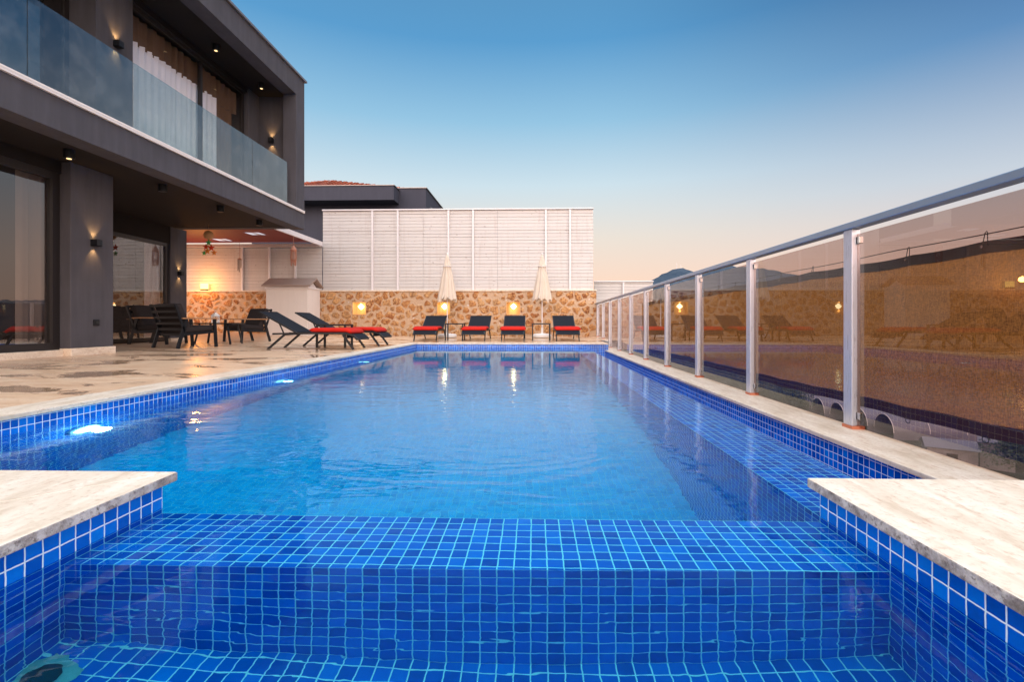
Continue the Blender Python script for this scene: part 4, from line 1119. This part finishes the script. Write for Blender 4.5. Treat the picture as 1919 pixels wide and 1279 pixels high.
b = MB(); b.lathe([(0.025, 0.024), (0.025, 0.09), (0.004, 0.092)], n=14); b.build('candle', 'white_render', ln)

# ------------------------------------------------------------------ hanging ornaments
def unproj(px, py, D):
    rx, rz_ = (px-CX)/FPX, -(py-HY)/FPX
    return Vector((rx*D*math.cos(YAW)-D*math.sin(YAW), rx*D*math.sin(YAW)+D*math.cos(YAW), C+rz_*D))
p = unproj(391, 441, 12.6)
hg = thing('star_mobile', 'hanging rattan ball with red and green stars below the terrace ceiling', 'ornament', p)
b = MB(); b.tube([(0, 0, 0.10), (0, 0, zc+0.03-p.z)], 0.003, 5); b.tube([(0, 0, -0.10), (0, 0, -0.45)], 0.003, 5); b.build('cord', 'rattan', hg)
b = MB()
b.lathe([(0.115*math.sin(R(a))+0.001, -0.115*math.cos(R(a))) for a in range(0, 181, 15)], n=18); b.build('ball', 'rattan', hg, smooth=True)
def star(mb, c, r, th=0.02):
    vs = [];
    for k in range(10):
        a = math.pi/2+math.pi*k/5; q = r if k % 2 == 0 else r*0.42; vs.append((c[0]+q*math.cos(a), c[1], c[2]+q*math.sin(a)))
    vs += [(c[0], c[1]-th, c[2]), (c[0], c[1]+th, c[2])]
    mb.add(vs, [(k, (k+1) % 10, 10) for k in range(10)]+[((k+1) % 10, k, 11) for k in range(10)])
for c, r, m_ in (((0.0, 0, -0.19), 0.10, 'star_green'), ((-0.09, 0.03, -0.30), 0.10, 'star_red'), ((0.08, -0.02, -0.33), 0.11, 'star_red'), ((0.0, -0.05, -0.42), 0.10, 'star_orange'), ((0.13, 0.02, -0.45), 0.09, 'star_orange'), ((-0.12, 0, -0.46), 0.08, 'star_green')):
    b = MB(); star(b, c, r); b.build('star', m_, hg)
p = unproj(550, 468, 15.2)
mc = thing('macrame_hanger', 'brown macrame tassel hanging from the pergola edge', 'ornament', p)
b = MB(); b.tube([(0, 0, 0.12), (0, 0, 0.42)], 0.006, 6); b.lathe([(0.02, 0.12), (0.06, 0.06), (0.10, -0.02), (0.07, -0.06)], n=12)
for k in range(14):
    a = k/14*2*math.pi; b.tube([(0.075*math.cos(a), 0.075*math.sin(a), -0.05), (0.085*math.cos(a), 0.085*math.sin(a), -0.25), (0.07*math.cos(a+.3), 0.07*math.sin(a+.3), -0.42-0.1*random.random())], 0.010, 5)
b.build('tassel', 'macrame', mc)
p = unproj(449, 486, 16.8)
wc = thing('wind_chime', 'dark wind chime hanging in front of the white fence under the pergola', 'ornament', p)
b = MB(); b.tube([(0, 0, 0.0), (0, 0, zp-p.z)], 0.005, 5); b.lathe([(0.03, 0.03), (0.07, 0.0), (0.03, -0.02)], n=12); b.build('disc', 'macrame', wc)
for k in range(5):
    a = k/5*2*math.pi; b = MB(); b.tube([(0.05*math.cos(a), 0.05*math.sin(a), 0.0), (0.05*math.cos(a), 0.05*math.sin(a), -0.25-0.05*k)], 0.010, 6); b.build('pipe', 'black_metal', wc)

# ------------------------------------------------------------------ valley, greenhouses, sheds, bushes, hill
GZ = -17.0
b = MB(); b.add([(-6000, -3000, GZ), (9000, -3000, GZ), (9000, 14000, GZ), (-6000, 14000, GZ)], [(0, 1, 2, 3)])
tag(b.build('valley_ground', 'valley_soil'), kind='structure')
def tunnel(x, y, r, length, rz, label):
    t0 = thing('greenhouse', label, 'greenhouse', (x, y, GZ), rz, 'polytunnel greenhouses in the valley')
    b = MB(); n = 20; m_ = 16; vs = []; fs = []
    for i in range(m_+1):
        s = length*i/m_; rr = r*(1+0.012*(i % 2))
        for k in range(n+1):
            a = math.pi*k/n; vs.append((rr*math.cos(a), s, 1.0+rr*1.0*math.sin(a)))
    for i in range(m_):
        for k in range(n): a = i*(n+1)+k; fs.append((a, a+1, a+n+2, a+n+1))
    b.add(vs, fs)
    for s in (-1, 1): b.box((s*r-0.05, 0, 0), (s*r+0.05, length, 1.0))
    b.build('film_cover', 'tunnel_film', t0, smooth=False)
    for i in range(0, m_+1, 2):
        s = length*i/m_
        b = MB(); b.tube([(r*1.02*math.cos(math.pi*k/14), s, 1.0+r*1.02*math.sin(math.pi*k/14)) for k in range(15)], 0.05, 5); b.build('hoop', 'white_metal', t0)
TL = ['polytunnel greenhouse in the valley, just right of the nearest fence post', 'polytunnel greenhouse in the valley, second nearest of the row', 'polytunnel greenhouse in the valley, third nearest of the row',
      'polytunnel greenhouse in the valley, fourth nearest of the row', 'polytunnel greenhouse in the valley, farthest of the row']
for k in range(5): tunnel(54.0-0.3*k, 77.0+k*5.3, 2.4, 40, R(-95), TL[k])
def shed(x, y, w_, d_, h_, rz, label, hr=0.8, m='concrete_grey'):
    t0 = thing('shed', label, 'shed', (x, y, GZ), rz)
    b = MB(); b.box((-w_/2, -d_/2, 0), (w_/2, d_/2, h_)); b.build('wall', m, t0)
    b = MB(); e = 0.25
    b.add([(-w_/2-e, -d_/2-e, h_), (w_/2+e, -d_/2-e, h_), (w_/2+e, d_/2+e, h_), (-w_/2-e, d_/2+e, h_), (-w_/2-e, 0, h_+hr), (w_/2+e, 0, h_+hr)],
          [(0, 1, 5, 4), (2, 3, 4, 5), (1, 2, 5), (3, 0, 4), (3, 2, 1, 0)]); b.build('roof', 'tunnel_film', t0)
    b = MB(); b.box((-0.5, -d_/2-0.03, 0), (0.5, -d_/2-0.002, 2.0)); b.build('door', 'frame_dark', t0)
shed(50.5, 61.0, 4.6, 4.0, 2.6, R(-30), 'small grey shed below the fence next to the polytunnels')
shed(58.5, 60.5, 7.0, 6.0, 3.2, R(-42), 'wider grey shed with pale pitched roof below the near shade net')
def bush(x, y, h_, r, n, label, seed, name='bush', z0=GZ, trunk=0.5):
    rnd = random.Random(seed)
    t0 = thing(name, label, 'tree', (x, y, z0), 0, 'dark trees in the valley')
    b = MB(); b.tube([(0, 0, 0), (0.1, 0, h_*0.35), (0.0, 0.1, h_*0.7)], [0.16, 0.11, 0.05], 8)
    limbs = []
    for k in range(9):
        a = rnd.uniform(0, 6.28); e = Vector((r*0.75*math.cos(a)*rnd.uniform(.5, 1), r*0.75*math.sin(a)*rnd.uniform(.5, 1), h_*rnd.uniform(0.5, 0.95)))
        b.tube([(0, 0, h_*rnd.uniform(.25, .45)), e*0.6+Vector((0, 0, h_*0.1)), e], [0.06, 0.04, 0.015], 5); limbs.append(e)
    b.build('trunk', 'bark', t0)
    b = MB(); vs = []; fs = []
    for k in range(n):
        e = rnd.choice(limbs); c = e+Vector((rnd.gauss(0, 1), rnd.gauss(0, 1), rnd.gauss(0, 0.8)))*r*0.26
        s = rnd.uniform(0.10, 0.24); u = Vector((rnd.gauss(0, 1), rnd.gauss(0, 1), rnd.gauss(0, 1))).normalized(); w_ = u.orthogonal().normalized()
        o = len(vs); vs += [c-u*s, c+w_*s*0.5, c+u*s, c-w_*s*0.5]; fs.append((o, o+1, o+2, o+3))
    b.add(vs, fs)
    me = bpy.data.meshes.new('crown'); me.from_pydata(b.v, [], b.f); me.materials.append(MAT['leaf']); o = bpy.data.objects.new('crown', me); COL.objects.link(o); o.parent = t0
bush(53.0, 53.5, 6.5, 3.4, 5000, 'dark leafy tree seen below the net in the nearest glass panel', 1, 'leafy_tree')
bush(44.0, 86.0, 6.0, 3.6, 3500, 'dark rounded tree left of the polytunnel arches', 2, 'leafy_tree')
bush(38.5, 89.0, 5.6, 4.0, 3500, 'dark bushy tree seen low in the second glass panel', 3, 'leafy_tree')
bush(33.0, 95.0, 6.6, 4.2, 3500, 'dark bushy tree low in the third glass panel', 4, 'leafy_tree')
bush(27.0, 92.0, 5.8, 4.2, 3000, 'dark bushy tree lowest in the fourth glass panel', 6, 'leafy_tree')
# hill
def hz_(px):
    pts = [(1000, 560), (1120, 552), (1185, 545), (1213, 531), (1240, 518), (1262, 507), (1272, 504.5), (1285, 507), (1305, 513), (1330, 507), (1362, 500), (1400, 503), (1430, 507), (1480, 516), (1540, 528), (1620, 536), (1760, 548), (1919, 560), (2300, 566), (3200, 575)]
    for a, c in zip(pts, pts[1:]):
        if a[0] <= px <= c[0]:
            f = (px-a[0])/(c[0]-a[0]); f = f*f*(3-2*f)*0.5+f*0.5; return a[1]+(c[1]-a[1])*f
    return 580
vs = []; fs = []; nx = 220; ny = 14; DH = 1600
rnd = random.Random(5)
for i in range(nx+1):
    px = 1000+2200*i/nx; top = (HY-hz_(px))/FPX*DH+rnd.uniform(-1.6, 1.6)
    for j in range(ny+1):
        f = j/ny; D = DH*(0.55+0.45*f) if j <= ny-3 else DH*(0.55+0.45*f)
        P_ = unproj(px, HY, D)
        hh = GZ+(top-GZ+C)*(math.sin(f*math.pi/2)**1.5)+(rnd.uniform(-3, 3) if 0 < j < ny else 0)
        vs.append((P_.x, P_.y, hh))
for i in range(nx):
    for j in range(ny): a = i*(ny+1)+j; fs.append((a, a+ny+1, a+ny+2, a+1))
b = MB(); b.add(vs, fs); tag(b.build('hill', 'hill_scrub', smooth=True), kind='structure')
for px, hgt, lab in ((1268, 13, 'thin antenna mast on the hill top, left one'), (1276, 10, 'thin antenna mast on the hill top, right shorter one')):
    P_ = unproj(px, 506, 1590); t0 = thing('antenna_mast', lab, 'mast', P_)
    b = MB(); h2 = hgt/FPX*1590
    b.tube([(0, 0, -6), (0, 0, h2)], [0.9, 0.35], 6); b.build('tower', 'white_metal', t0)
    b = MB(); b.bar((-1.8, 0, h2*0.6), (1.8, 0, h2*0.6), 0.5); b.bar((-1.2, 0, h2*0.8), (1.2, 0, h2*0.8), 0.5); b.build('antenna', 'white_metal', t0)
